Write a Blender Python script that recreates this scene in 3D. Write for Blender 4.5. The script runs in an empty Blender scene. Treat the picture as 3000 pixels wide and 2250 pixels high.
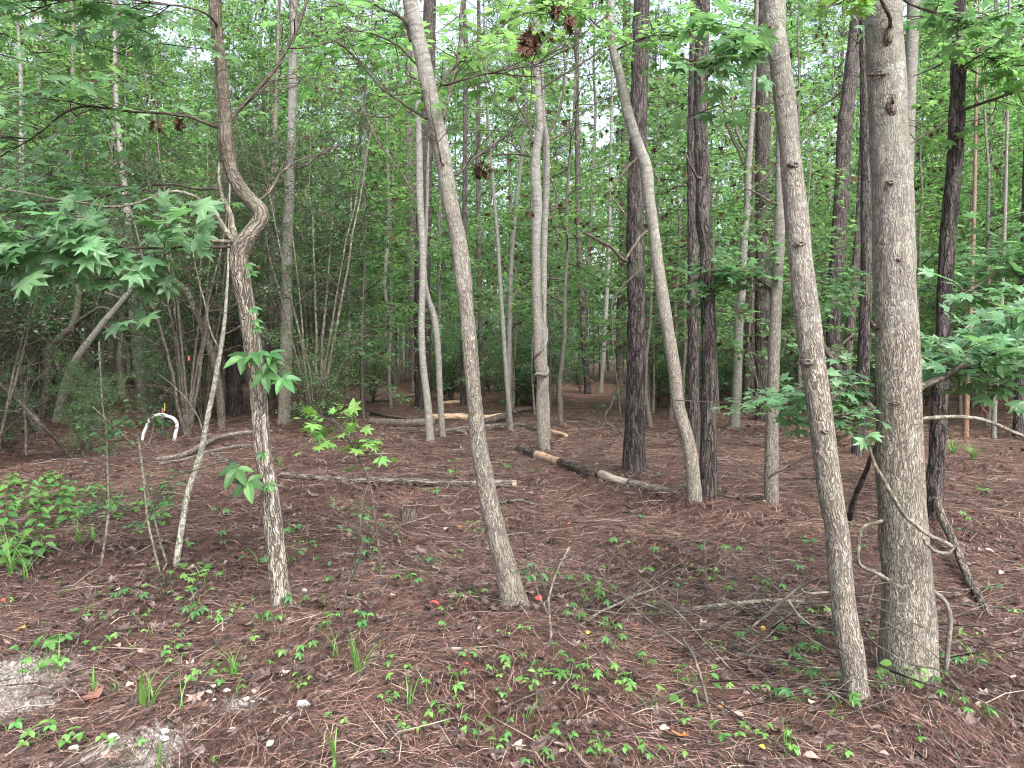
import bpy, math, random
import numpy as np

# ------------------------------------------------------------------ scene, camera, light
S = bpy.context.scene
COL = S.collection
F = 2142.2            # focal length in pixels of the 3000 x 2250 photograph
HOR = 1030.0          # row of the horizon
CAMZ = 1.6
PITCH = math.atan((1125 - HOR) / F)

cam_d = bpy.data.cameras.new('camera')
cam_d.sensor_width = 36.0
cam_d.lens = 36.0 * F / 3000.0
cam_d.clip_start = 0.05
cam_d.clip_end = 900
cam = bpy.data.objects.new('camera', cam_d)
COL.objects.link(cam)
cam.location = (0, 0, CAMZ)
cam.rotation_euler = (math.pi / 2 - PITCH, 0, 0)
S.camera = cam

SUN_EL, SUN_AZ = 48.0, 155.0      # degrees; azimuth clockwise from +Y (behind the camera, from its right)
world = bpy.data.worlds.new('World')
S.world = world
world.use_nodes = True
wn = world.node_tree
wn.nodes.clear()
wo = wn.nodes.new('ShaderNodeOutputWorld')
wb = wn.nodes.new('ShaderNodeBackground')
sky = wn.nodes.new('ShaderNodeTexSky')
sky.sky_type = 'NISHITA'
sky.sun_disc = False
sky.sun_elevation = math.radians(SUN_EL)
sky.sun_rotation = math.radians(SUN_AZ)
sky.air_density = 1.0
sky.dust_density = 5.0
sky.ozone_density = 1.0
hs = wn.nodes.new('ShaderNodeHueSaturation')
hs.inputs['Saturation'].default_value = 0.5
wn.links.new(sky.outputs[0], hs.inputs['Color'])
wn.links.new(hs.outputs[0], wb.inputs['Color'])
wb.inputs['Strength'].default_value = 0.15
wn.links.new(wb.outputs[0], wo.inputs['Surface'])

sun_d = bpy.data.lights.new('sun', 'SUN')
sun_d.energy = 1.5
sun_d.angle = math.radians(50)
sun_d.color = (1.0, 0.97, 0.94)
sun = bpy.data.objects.new('sun', sun_d)
COL.objects.link(sun)
sun.rotation_euler = (math.radians(90 - SUN_EL), 0, math.radians(180 - SUN_AZ) + math.pi * 0)
_az, _el = math.radians(SUN_AZ), math.radians(SUN_EL)
_sd = (math.sin(_az) * math.cos(_el), math.cos(_az) * math.cos(_el), math.sin(_el))
from mathutils import Vector
sun.rotation_euler = Vector(_sd).to_track_quat('Z', 'Y').to_euler()

S.view_settings.view_transform = 'Standard'
S.view_settings.look = 'None'
S.view_settings.gamma = 1.0
S.view_settings.use_curve_mapping = False
S.view_settings.exposure = 1.7
S.render.engine = 'CYCLES'
cy = S.cycles
cy.max_bounces = 6
cy.diffuse_bounces = 4
cy.glossy_bounces = 2
cy.transmission_bounces = 3
cy.transparent_max_bounces = 4
cy.caustics_reflective = False
cy.caustics_refractive = False
cy.use_denoising = True
cy.filter_width = 1.1

# ------------------------------------------------------------------ helpers
rng = np.random.default_rng(7)
random.seed(7)
CAM = np.array([0.0, 0.0, CAMZ])
_up = np.array([0, math.sin(PITCH), math.cos(PITCH)])
_fw = np.array([0, math.cos(PITCH), -math.sin(PITCH)])
_rt = np.array([1.0, 0, 0])


def ray(px, py):
    return (px - 1500) / F * _rt - (py - 1125) / F * _up + _fw


def P(px, py, Y):
    d = ray(px, py)
    return CAM + d * (Y / d[1])


def PW(px, py, Y, w):
    d = ray(px, py)
    t = Y / d[1]
    return np.append(CAM + d * t, 0.5 * w * t / F)


def proj(p):
    v = np.asarray(p, float) - CAM
    z = v @ _fw
    return 1500 + F * (v @ _rt) / z, 1125 - F * (v @ _up) / z


MOUNDS = []


def terrain(x, y):
    x = np.asarray(x, float)
    y = np.asarray(y, float)
    z = (0.020 * np.sin(1.15 * x + 0.5 * y + 0.3) + 0.018 * np.sin(0.7 * x - 1.3 * y + 1.1)
         + 0.010 * np.sin(3.1 * x + 1.9 * y) + 0.009 * np.sin(2.3 * x - 3.4 * y + 2.0))
    far = np.clip((np.hypot(x, y) - 12) / 40, 0, 1)
    z = z + far * (0.14 * np.sin(0.21 * x + 0.13 * y) + 0.12 * np.sin(0.17 * y - 0.09 * x + 1.0))
    for mx, my, h, r in MOUNDS:
        z = z + h * np.exp(-((x - mx) ** 2 + (y - my) ** 2) / (r * r))
    return z


def G(px, py):
    d = ray(px, py)
    z = 0.0
    for _ in range(8):
        t = (z - CAMZ) / d[2]
        p = CAM + d * t
        z = float(terrain(p[0], p[1]))
    return p


def nrm(v):
    v = np.asarray(v, float)
    return v / (np.linalg.norm(v, axis=-1, keepdims=True) + 1e-12)


def hash3(i, j, k, seed):
    h = (i * 374761393 + j * 668265263 + k * 2147483647 + seed * 144665) & 0xFFFFFFFF
    h = ((h ^ (h >> 13)) * 1274126177) & 0xFFFFFFFF
    return ((h ^ (h >> 16)) & 0xFFFF) / 65535.0


def vnoise(p, seed=0):
    p = np.asarray(p, float)
    i = np.floor(p).astype(np.int64)
    f = p - i
    u = f * f * (3 - 2 * f)
    r = 0
    for a in (0, 1):
        for b in (0, 1):
            for c in (0, 1):
                wgt = ((u[..., 0] if a else 1 - u[..., 0]) * (u[..., 1] if b else 1 - u[..., 1])
                       * (u[..., 2] if c else 1 - u[..., 2]))
                r = r + wgt * hash3(i[..., 0] + a, i[..., 1] + b, i[..., 2] + c, seed)
    return r


class Geo:
    """Collects triangles; build() links them as one mesh object."""

    def __init__(self):
        self.v, self.f, self.b, self.n = [], [], [], 0

    def add(self, v, f, bark=None):
        v = np.asarray(v, np.float32)
        self.v.append(v)
        self.f.append(np.asarray(f, np.int32) + self.n)
        self.b.append(np.asarray(bark, np.float32) if bark is not None else v)
        self.n += len(v)

    def tube(self, pts, rad, n=8, disp=None, caps=True):
        pts = np.asarray(pts, float)
        rad = np.asarray(rad, float)
        m = len(pts)
        t = np.gradient(pts, axis=0) if m > 2 else np.repeat((pts[1:] - pts[:1]), 2, 0)
        t = nrm(t)
        ref = np.array([0.0, -1, 0]) if abs(t[0][1]) < 0.9 else np.array([1.0, 0, 0])
        X = np.zeros((m, 3))
        x = nrm(ref - t[0] * (ref @ t[0]))
        for i in range(m):
            x = nrm(x - t[i] * (x @ t[i]))
            X[i] = x
        Yv = np.cross(t, X)
        s = np.concatenate([[0], np.cumsum(np.linalg.norm(np.diff(pts, axis=0), axis=1))])
        th = np.arange(n) * (2 * math.pi / n)
        c, sn = np.cos(th), np.sin(th)
        bark = np.stack([rad[:, None] * c, rad[:, None] * sn, np.repeat(s[:, None], n, 1)], -1)
        R = np.repeat(rad[:, None], n, 1)
        if disp is not None:
            R = R + disp(bark, th, s, rad)
        V = pts[:, None, :] + R[..., None] * (c[None, :, None] * X[:, None, :] + sn[None, :, None] * Yv[:, None, :])
        V = V.reshape(-1, 3)
        bark = bark.reshape(-1, 3)
        a = np.arange(m - 1)[:, None] * n
        j = np.arange(n)[None, :]
        k = (j + 1) % n
        q = np.stack([a + j, a + k, a + n + k, a + n + j], -1).reshape(-1, 4)
        f = np.concatenate([q[:, [0, 1, 2]], q[:, [0, 2, 3]]])
        if caps:
            nv = len(V)
            V = np.concatenate([V, pts[[0, -1]]])
            bark = np.concatenate([bark, [[0, 0, s[0]], [0, 0, s[-1]]]])
            jj = np.arange(n)
            kk = (jj + 1) % n
            f = np.concatenate([f, np.stack([np.full(n, nv), kk, jj], -1),
                                np.stack([np.full(n, nv + 1), (m - 1) * n + jj, (m - 1) * n + kk], -1)])
        self.add(V, f, bark)

    def leaves(self, tmpl, pos, d, nor, size):
        tv, tf = tmpl
        pos, d, nor = np.asarray(pos, float), nrm(d), np.asarray(nor, float)
        size = np.asarray(size, float)
        if len(pos) == 0:
            return
        x = nrm(np.cross(d, nor))
        nn = np.cross(x, d)
        V = pos[:, None, :] + size[:, None, None] * (tv[None, :, 0:1] * x[:, None] + tv[None, :, 1:2] * d[:, None]
                                                     + tv[None, :, 2:3] * nn[:, None])
        N, k = len(pos), len(tv)
        f = (np.arange(N)[:, None, None] * k + tf[None]).reshape(-1, 3)
        self.add(V.reshape(-1, 3), f)

    def mesh(self, name, mat, base=None, smooth=True, bark=False):
        v = np.concatenate(self.v)
        f = np.concatenate(self.f)
        if base is not None:
            v = v - np.asarray(base, np.float32)
        me = bpy.data.meshes.new(name)
        me.vertices.add(len(v))
        me.vertices.foreach_set('co', np.ascontiguousarray(v, np.float32).ravel())
        me.loops.add(len(f) * 3)
        me.loops.foreach_set('vertex_index', np.ascontiguousarray(f, np.int32).ravel())
        me.polygons.add(len(f))
        me.polygons.foreach_set('loop_start', np.arange(len(f), dtype=np.int32) * 3)
        if smooth:
            me.polygons.foreach_set('use_smooth', np.ones(len(f), bool))
        else:
            me.polygons.foreach_set('use_smooth', np.zeros(len(f), bool))
        me.update(calc_edges=True)
        if bark:
            a = me.attributes.new('bark', 'FLOAT_VECTOR', 'POINT')
            a.data.foreach_set('vector', np.concatenate(self.b).astype(np.float32).ravel())
        me.materials.append(mat)
        return me

    def build(self, name, mat, parent=None, base=None, smooth=True, bark=False):
        me = self.mesh(name, mat, base, smooth, bark)
        o = bpy.data.objects.new(name, me)
        COL.objects.link(o)
        if parent is not None:
            o.parent = parent
        return o


def tag(o, label, cat, group=None):
    o['label'] = label
    o['category'] = cat
    if group:
        o['group'] = group
    return o


def thing(name, base, label=None, cat=None, group=None):
    o = bpy.data.objects.new(name, None)
    o.empty_display_size = 0.1
    COL.objects.link(o)
    o.location = [float(a) for a in base]
    o['base'] = [float(a) for a in base]
    if label:
        tag(o, label, cat, group)
    return o


def spline(A, step):
    """Resample rows (x, y, z, r, ...) along a smooth curve."""
    A = np.asarray(A, float)
    s = np.concatenate([[0], np.cumsum(np.linalg.norm(np.diff(A[:, :3], axis=0), axis=1))])
    n = max(3, int(s[-1] / step) + 1)
    q = np.linspace(0, s[-1], n)
    T = np.gradient(A, s, axis=0) if len(A) > 2 else np.repeat((A[1:] - A[:1]) / s[-1], 2, 0)
    i = np.clip(np.searchsorted(s, q, side='right') - 1, 0, len(s) - 2)
    h = (s[i + 1] - s[i])[:, None]
    u = ((q - s[i])[:, None]) / h
    return ((2 * u ** 3 - 3 * u ** 2 + 1) * A[i] + (u ** 3 - 2 * u ** 2 + u) * h * T[i]
            + (-2 * u ** 3 + 3 * u ** 2) * A[i + 1] + (u ** 3 - u ** 2) * h * T[i + 1])


# ------------------------------------------------------------------ materials
class NT:
    def __init__(self, name):
        self.m = bpy.data.materials.new(name)
        self.m.use_nodes = True
        self.t = self.m.node_tree
        self.t.nodes.clear()
        self.out = self.t.nodes.new('ShaderNodeOutputMaterial')

    def n(self, typ, ins=None, **props):
        nd = self.t.nodes.new('ShaderNode' + typ)
        for k, v in props.items():
            setattr(nd, k, v)
        for k, v in (ins or {}).items():
            self.put(nd.inputs[k], v)
        return nd

    def put(self, sock, v):
        if isinstance(v, bpy.types.NodeSocket):
            self.t.links.new(v, sock)
        elif isinstance(v, bpy.types.Node):
            self.t.links.new(v.outputs[0], sock)
        else:
            if isinstance(v, (tuple, list)) and len(v) == 3 and sock.type == 'RGBA':
                v = (*v, 1.0)
            sock.default_value = v

    def noise(self, vec, scale, detail=3.0, rough=0.55):
        return self.n('TexNoise', {'Vector': vec, 'Scale': scale, 'Detail': detail, 'Roughness': rough})

    def math(self, op, a, b=0.0, clamp=False):
        nd = self.n('Math', operation=op, use_clamp=clamp)
        self.put(nd.inputs[0], a)
        self.put(nd.inputs[1], b)
        return nd.outputs[0]

    def vmath(self, op, a, b):
        nd = self.n('VectorMath', operation=op)
        self.put(nd.inputs[0], a)
        self.put(nd.inputs[1], b)
        return nd.outputs[0]

    def mix(self, fac, a, b, blend='MIX'):
        nd = self.n('Mix', data_type='RGBA', blend_type=blend)
        self.put(nd.inputs[0], fac)
        self.put(nd.inputs[6], a)
        self.put(nd.inputs[7], b)
        return nd.outputs[2]

    def ramp(self, fac, stops):
        nd = self.n('ValToRGB')
        self.put(nd.inputs[0], fac)
        e = nd.color_ramp.elements
        while len(e) > 1:
            e.remove(e[-1])
        e[0].position = stops[0][0]
        c = stops[0][1]
        e[0].color = (*c, 1) if isinstance(c, (tuple, list)) else (c, c, c, 1)
        for p, c in stops[1:]:
            k = e.new(p)
            k.color = (*c, 1) if isinstance(c, (tuple, list)) else (c, c, c, 1)
        return nd.outputs[0]

    def map(self, v, a, b, c=0.0, d=1.0):
        nd = self.n('MapRange', {'Value': v, 'From Min': a, 'From Max': b, 'To Min': c, 'To Max': d})
        return nd.outputs[0]

    def finish(self, color, rough=0.85, bump=None, strength=0.6, dist=0.01, spec=0.25):
        p = self.n('BsdfPrincipled', {'Base Color': color, 'Roughness': rough, 'Specular IOR Level': spec})
        if bump is not None:
            b = self.n('Bump', {'Height': bump, 'Strength': strength, 'Distance': dist})
            self.t.links.new(b.outputs[0], p.inputs['Normal'])
        self.t.links.new(p.outputs[0], self.out.inputs[0])
        return self.m


def mat_bark(name, ridge, groove, upper, scale=60.0, zs=0.25, edge=0.16, up_lo=1.2, up_hi=3.2, lichen=0.5, dist=0.008,
             crack_up=0.35, lich_col=(0.46, 0.49, 0.43), var=0.12):
    t = NT(name)
    at = t.n('Attribute', attribute_name='bark')
    vec = at.outputs['Vector']
    info = t.n('ObjectInfo')
    wob = t.noise(vec, 14.0, 2.0)
    off = t.vmath('MULTIPLY', t.vmath('SUBTRACT', wob.outputs[1], (0.5, 0.5, 0.5)), (0.045, 0.045, 0.06))
    v2 = t.vmath('ADD', vec, off)
    st = t.vmath('MULTIPLY', v2, (1, 1, zs))
    vor = t.n('TexVoronoi', {'Vector': st, 'Scale': scale}, feature='DISTANCE_TO_EDGE')
    cr0 = t.ramp(vor.outputs['Distance'], [(0.0, 0.0), (edge * 0.5, 0.35), (edge, 1.0)])
    br = t.noise(t.vmath('MULTIPLY', v2, (1, 1, zs * 0.75)), scale * 0.62, 2.0, 0.5)
    rd = t.math('ABSOLUTE', t.math('SUBTRACT', br.outputs[0], 0.5))
    cr1 = t.ramp(rd, [(0.0, 0.0), (0.03, 0.25), (0.085, 1.0)])
    cr = t.math('MULTIPLY', t.math('ADD', t.math('MULTIPLY', cr0, 0.5), 0.5), cr1)
    vcol = t.n('TexVoronoi', {'Vector': st, 'Scale': scale}, feature='F1')
    fine = t.noise(t.vmath('MULTIPLY', vec, (1, 1, 0.5)), 95.0, 3.0, 0.65)
    big = t.noise(vec, 4.5, 3.0)
    z = t.n('SeparateXYZ', {0: vec}).outputs[2]
    zz = t.math('ADD', z, t.math('MULTIPLY', t.math('SUBTRACT', big.outputs[0], 0.5), 2.2))
    hi = t.map(zz, up_lo, up_hi)
    wr = t.noise(t.vmath('MULTIPLY', v2, (7, 7, 52)), 1.0, 4.0, 0.6)
    wrm = t.ramp(wr.outputs[0], [(0.36, 0.25), (0.52, 1.0), (0.7, 0.8)])
    rc = t.mix(t.ramp(fine.outputs[0], [(0.3, 0.0), (0.7, 1.0)]), [c * 0.62 for c in ridge], [min(1, c * 1.22) for c in ridge])
    rc = t.mix(0.35, rc, t.n('HueSaturation', {'Color': rc, 'Value': t.map(vcol.outputs['Color'], 0, 1, 0.55, 1.35)}).outputs[0])
    low = t.mix(cr, groove, rc)
    uc = t.mix(wrm, [c * 0.42 for c in upper], upper)
    uc = t.mix(t.math('MULTIPLY', t.math('SUBTRACT', 1.0, cr), crack_up), uc, groove)
    col = t.mix(hi, low, uc)
    ln = t.noise(vec, 21.0, 4.0, 0.7)
    lm = t.math('MULTIPLY', t.ramp(ln.outputs[0], [(0.55, 0.0), (0.66, 1.0)]), t.math('MULTIPLY', lichen, t.math('ADD', 0.35, t.math('MULTIPLY', hi, 0.65))))
    col = t.mix(lm, col, lich_col)
    gn = t.noise(vec, 3.1, 2.0)
    gm = t.ramp(gn.outputs[0], [(0.52, 0.0), (0.75, 0.35)])
    col = t.mix(gm, col, (0.13, 0.15, 0.10))
    col = t.n('HueSaturation', {'Color': col, 'Value': t.map(info.outputs['Random'], 0, 1, 1 - var, 1 + var)}).outputs[0]
    bl = t.math('ADD', t.math('MULTIPLY', cr, 1.0), t.math('MULTIPLY', fine.outputs[0], 0.45))
    bu = t.math('ADD', t.math('MULTIPLY', wrm, 0.55), t.math('MULTIPLY', fine.outputs[0], 0.35))
    bu = t.math('ADD', bu, t.math('MULTIPLY', cr, crack_up))
    bm = t.n('Mix', data_type='FLOAT')
    t.put(bm.inputs[0], hi)
    t.put(bm.inputs[2], bl)
    t.put(bm.inputs[3], bu)
    return t.finish(col, 0.9, bm.outputs[0], 0.9, dist, 0.15)


def mat_leaf(name, c1, c2, tr, mixf=0.42, rough=0.45, spec=0.35):
    t = NT(name)
    info = t.n('ObjectInfo')
    geo = t.n('NewGeometry')
    r1 = t.math('FRACT', t.math('ADD', info.outputs['Random'], t.math('MULTIPLY', geo.outputs['Random Per Island'], 1.0)))
    r2 = t.math('FRACT', t.math('ADD', t.math('MULTIPLY', geo.outputs['Random Per Island'], 7.31), info.outputs['Random']))
    c = t.mix(r1, c1, c2)
    val = t.map(r2, 0, 1, 0.65, 1.4)
    hue = t.map(info.outputs['Random'], 0, 1, 0.49, 0.515)
    c = t.n('HueSaturation', {'Color': c, 'Value': val, 'Hue': hue}).outputs[0]
    tc = t.n('HueSaturation', {'Color': tr, 'Value': val, 'Hue': hue}).outputs[0]
    p = t.n('BsdfPrincipled', {'Base Color': c, 'Roughness': rough, 'Specular IOR Level': spec})
    tl = t.n('BsdfTranslucent', {'Color': tc})
    mx = t.n('MixShader', {0: mixf, 1: p.outputs[0], 2: tl.outputs[0]})
    t.t.links.new(mx.outputs[0], t.out.inputs[0])
    return t.m


def mat_random(name, stops, rough=0.8, trans=0.0, spec=0.2):
    t = NT(name)
    info = t.n('ObjectInfo')
    geo = t.n('NewGeometry')
    r1 = t.math('FRACT', t.math('ADD', info.outputs['Random'], geo.outputs['Random Per Island']))
    c = t.ramp(r1, stops)
    n = t.noise(t.n('TexCoord').outputs['Object'], 60.0, 3.0)
    c = t.mix(t.ramp(n.outputs[0], [(0.35, 0.45), (0.65, 0.0)]), c, (0.03, 0.02, 0.015))
    p = t.n('BsdfPrincipled', {'Base Color': c, 'Roughness': rough, 'Specular IOR Level': spec})
    if trans:
        tl = t.n('BsdfTranslucent', {'Color': c})
        mx = t.n('MixShader', {0: trans, 1: p.outputs[0], 2: tl.outputs[0]})
        t.t.links.new(mx.outputs[0], t.out.inputs[0])
    else:
        t.t.links.new(p.outputs[0], t.out.inputs[0])
    return t.m


def mat_plain(name, c1, c2, scale=30.0, rough=0.8, dist=0.004, stretch=(1, 1, 1)):
    t = NT(name)
    v = t.vmath('MULTIPLY', t.n('Attribute', attribute_name='bark').outputs['Vector'], stretch)
    n = t.noise(v, scale, 4.0, 0.65)
    c = t.mix(t.ramp(n.outputs[0], [(0.35, 0.0), (0.65, 1.0)]), c1, c2)
    n2 = t.noise(t.vmath('MULTIPLY', v, (0.6, 0.6, 1.2)), scale * 0.45, 4.0, 0.7)
    c = t.mix(t.ramp(n2.outputs[0], [(0.50, 0.0), (0.64, 0.75)]), c, [a * 0.3 for a in c1])
    return t.finish(c, rough, n.outputs[0], 0.6, dist)


M = {}
M['gum'] = mat_bark('gum_bark', (0.36, 0.33, 0.28), (0.085, 0.072, 0.06), (0.265, 0.262, 0.24), scale=140, zs=0.14, edge=0.2, dist=0.006,
                    up_lo=1.6, up_hi=3.6)
M['furrow'] = mat_bark('furrowed_gum_bark', (0.46, 0.42, 0.36), (0.062, 0.05, 0.041), (0.165, 0.143, 0.115), scale=78, zs=0.15, edge=0.22,
                       dist=0.012, up_lo=2.0, up_hi=3.0, crack_up=0.75, lichen=0.15)
M['grey'] = mat_bark('grey_smooth_bark', (0.24, 0.225, 0.195), (0.095, 0.083, 0.07), (0.24, 0.236, 0.215), scale=95, zs=0.2, dist=0.004,
                     up_lo=-0.3, up_hi=1.6, lichen=0.5)
M['pine'] = mat_bark('pine_bark', (0.118, 0.101, 0.097), (0.014, 0.0115, 0.011), (0.17, 0.148, 0.14), scale=36, zs=0.17, edge=0.24,
                     dist=0.02, up_lo=2.5, up_hi=7.5, crack_up=0.8, lichen=0.12, lich_col=(0.24, 0.24, 0.22))
M['pinefar'] = mat_bark('pale_pine_bark', (0.20, 0.165, 0.15), (0.04, 0.032, 0.03), (0.24, 0.205, 0.19), scale=34, zs=0.2, edge=0.22,
                        dist=0.02, up_lo=2.5, up_hi=7.5, crack_up=0.7, lichen=0.15, lich_col=(0.3, 0.3, 0.27))
M['far'] = mat_bark('far_tree_bark', (0.22, 0.20, 0.17), (0.08, 0.07, 0.06), (0.235, 0.225, 0.20), scale=70, zs=0.3, dist=0.006, var=0.35)
M['lichen'] = mat_bark('lichen_bark', (0.27, 0.255, 0.205), (0.09, 0.082, 0.065), (0.23, 0.215, 0.17), scale=30, zs=1.2, edge=0.1,
                       lichen=0.8, lich_col=(0.50, 0.53, 0.45), up_lo=1.0, up_hi=3.0, dist=0.003)
M['dark'] = mat_bark('dark_thicket_bark', (0.135, 0.115, 0.095), (0.035, 0.03, 0.025), (0.15, 0.135, 0.115), scale=50, zs=0.3, dist=0.005, var=0.3)
M['twig'] = mat_bark('twig_bark', (0.16, 0.135, 0.11), (0.05, 0.042, 0.036), (0.17, 0.15, 0.125), scale=60, zs=0.3, dist=0.003, var=0.25)
M['deadlimb'] = mat_bark('dead_limb_bark', (0.20, 0.175, 0.15), (0.05, 0.042, 0.036), (0.19, 0.17, 0.145), scale=60, zs=0.25, dist=0.006, lichen=0.7, var=0.2)
M['logbark'] = mat_bark('rotting_log_bark', (0.25, 0.21, 0.18), (0.035, 0.028, 0.024), (0.25, 0.21, 0.18), scale=40, zs=0.2, edge=0.22, dist=0.015,
                        up_lo=50, up_hi=60, lichen=0.35, lich_col=(0.36, 0.35, 0.29))
M['logdark'] = mat_bark('dark_log_bark', (0.135, 0.108, 0.092), (0.025, 0.02, 0.018), (0.135, 0.108, 0.092), scale=36, zs=0.25, edge=0.22, dist=0.012,
                        up_lo=50, up_hi=60, lichen=0.3, lich_col=(0.33, 0.32, 0.27))
M['palebark'] = mat_bark('whitish_sapling_bark', (0.50, 0.50, 0.43), (0.14, 0.13, 0.105), (0.40, 0.41, 0.34), scale=40, zs=1.0, edge=0.12, dist=0.003, up_lo=1.0, up_hi=3.0, lichen=0.8, lich_col=(0.60, 0.63, 0.56))
M['wood'] = mat_plain('bare_log_wood', (0.30, 0.20, 0.13), (0.52, 0.38, 0.26), 22.0, 0.8, 0.006, (3, 3, 0.35))
M['palewood'] = mat_plain('weathered_pale_wood', (0.20, 0.17, 0.135), (0.42, 0.37, 0.295), 24.0, 0.8, 0.005, (3, 3, 0.35))
M['maple'] = mat_leaf('maple_leaf', (0.085, 0.185, 0.090), (0.125, 0.235, 0.115), (0.24, 0.48, 0.16), 0.36, 0.36, 0.5)
M['creeper'] = mat_leaf('creeper_leaf', (0.050, 0.135, 0.050), (0.08, 0.19, 0.06), (0.14, 0.33, 0.07), 0.35)
M['lime'] = mat_leaf('young_lime_leaf', (0.10, 0.23, 0.06), (0.16, 0.31, 0.08), (0.30, 0.50, 0.08), 0.35)
M['midgreen'] = mat_leaf('seedling_leaf', (0.07, 0.18, 0.05), (0.11, 0.25, 0.06), (0.18, 0.38, 0.07), 0.35)
M['canopy'] = mat_leaf('canopy_leaf', (0.070, 0.150, 0.052), (0.105, 0.20, 0.068), (0.30, 0.55, 0.16), 0.52)
M['canopy2'] = mat_leaf('understory_leaf', (0.065, 0.145, 0.065), (0.10, 0.19, 0.085), (0.25, 0.46, 0.17), 0.47)
M['evergreen'] = mat_leaf('evergreen_leaf', (0.034, 0.070, 0.030), (0.055, 0.105, 0.042), (0.12, 0.24, 0.08), 0.36, 0.35, 0.5)
M['needle'] = mat_leaf('pine_needle', (0.055, 0.10, 0.04), (0.08, 0.135, 0.05), (0.12, 0.22, 0.07), 0.3)
M['blade'] = mat_leaf('grass_blade', (0.09, 0.20, 0.05), (0.16, 0.29, 0.08), (0.22, 0.40, 0.08), 0.3)
M['deadleaf'] = mat_random('dead_leaf', [(0.0, (0.045, 0.028, 0.022)), (0.5, (0.10, 0.055, 0.04)), (1.0, (0.15, 0.085, 0.055))], 0.8, 0.15)
M['litter'] = mat_random('leaf_litter', [(0.0, (0.035, 0.025, 0.024)), (0.4, (0.085, 0.06, 0.056)), (0.78, (0.14, 0.10, 0.094)), (0.95, (0.23, 0.175, 0.155)), (1.0, (0.40, 0.32, 0.28))], 0.7, 0.0, 0.4)
M['straw'] = mat_random('pine_straw', [(0.0, (0.022, 0.014, 0.013)), (0.40, (0.066, 0.036, 0.031)), (0.70, (0.165, 0.088, 0.074)), (0.88, (0.31, 0.185, 0.145)), (1.0, (0.52, 0.39, 0.32))], 0.6, 0.0, 0.4)
M['stone'] = mat_plain('pale_stone', (0.42, 0.41, 0.39), (0.70, 0.69, 0.66), 25.0, 0.85, 0.004)
M['pebble'] = mat_random('pebbles', [(0, (0.13, 0.12, 0.11)), (0.5, (0.25, 0.235, 0.215)), (1, (0.44, 0.42, 0.39))], 0.9)
M['white'] = mat_plain('white_paint', (0.40, 0.40, 0.42), (0.70, 0.70, 0.72), 14.0, 0.5, 0.002)


def flat_leaf(name, c):
    return mat_plain(name, [a * 0.7 for a in c], c, 40.0, 0.7, 0.002)


# ------------------------------------------------------------------ leaf shapes (unit length along +Y, face up +Z)
def fan(outline, centre, droop=0.16, fold=0.0):
    o = np.array(outline, float)
    pts = np.concatenate([[centre], o])
    r2 = pts[:, 0] ** 2 + (pts[:, 1] - centre[1]) ** 2
    z = -droop * r2 + fold * np.abs(pts[:, 0])
    v = np.column_stack([pts, z])
    n = len(o)
    f = [(0, 1 + i, 1 + (i + 1) % n) for i in range(n)]
    return v, np.array(f)


_h = [(0, 1.0), (-0.09, 0.80), (-0.16, 0.60), (-0.36, 0.74), (-0.56, 0.80), (-0.40, 0.58), (-0.31, 0.40), (-0.52, 0.30), (-0.60, 0.20), (-0.30, 0.08), (-0.06, 0.0)]
MAPLE = fan(_h + [(-x, y) for x, y in _h[:0:-1]], (0.0, 0.36), 0.30, 0.10)
_s = [(0, 1.0), (-0.15, 0.56), (-0.54, 0.76), (-0.29, 0.38), (-0.55, 0.22), (0, 0.0)]
STAR = fan(_s + [(-x, y) for x, y in _s[-2:0:-1]], (0.0, 0.36), 0.3, 0.1)


def oval(w=0.26, bend=0.2):
    ys = [0, 0.22, 0.5, 0.78, 1.0]
    ws = [0, 0.8, 1.0, 0.62, 0.0]
    v, f = [], []
    for y, k in zip(ys, ws):
        z = -bend * y * y
        v += [(-w * k, y, z + 0.10 * k), (0, y, z), (w * k, y, z + 0.10 * k)]
    for i in range(4):
        a = 3 * i
        for s in (0, 1):
            q = (a + s, a + s + 1, a + s + 4, a + s + 3)
            f += [(q[0], q[1], q[2]), (q[0], q[2], q[3])]
    return np.array(v, float), np.array(f)


OVAL = oval(0.27, 0.2)
LANCE = oval(0.2, 0.3)
ROUND = oval(0.42, 0.1)
DIAM = (np.array([(0, 0, 0), (-0.3, 0.5, 0.06), (0, 1, -0.1), (0.3, 0.5, 0.06)], float), np.array([(0, 3, 2), (0, 2, 1)]))


def palmate(n, spread, tm, lens):
    V, Fs, k = [], [], 0
    for i in range(n):
        a = math.radians(-spread / 2 + spread * i / (n - 1))
        ca, sa = math.cos(a), math.sin(a)
        v = tm[0].copy() * lens[i]
        R = np.array([[ca, sa, 0], [-sa, ca, 0], [0, 0, 1.0]])
        V.append(v @ R.T)
        Fs.append(tm[1] + k)
        k += len(v)
    return np.concatenate(V), np.concatenate(Fs)


FIVE = palmate(5, 230, oval(0.23, 0.35), [0.72, 0.92, 1.0, 0.92, 0.72])
THREE = palmate(3, 170, oval(0.33, 0.25), [0.85, 1.0, 0.85])


def curl(tm, k, seed):
    v = tm[0].copy()
    r = np.random.default_rng(seed)
    v[:, 2] += k * (np.abs(v[:, 0]) ** 1.3) + k * 0.7 * (v[:, 1] - 0.45) ** 2 + r.normal(0, 0.05, len(v))
    return v, tm[1]


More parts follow.
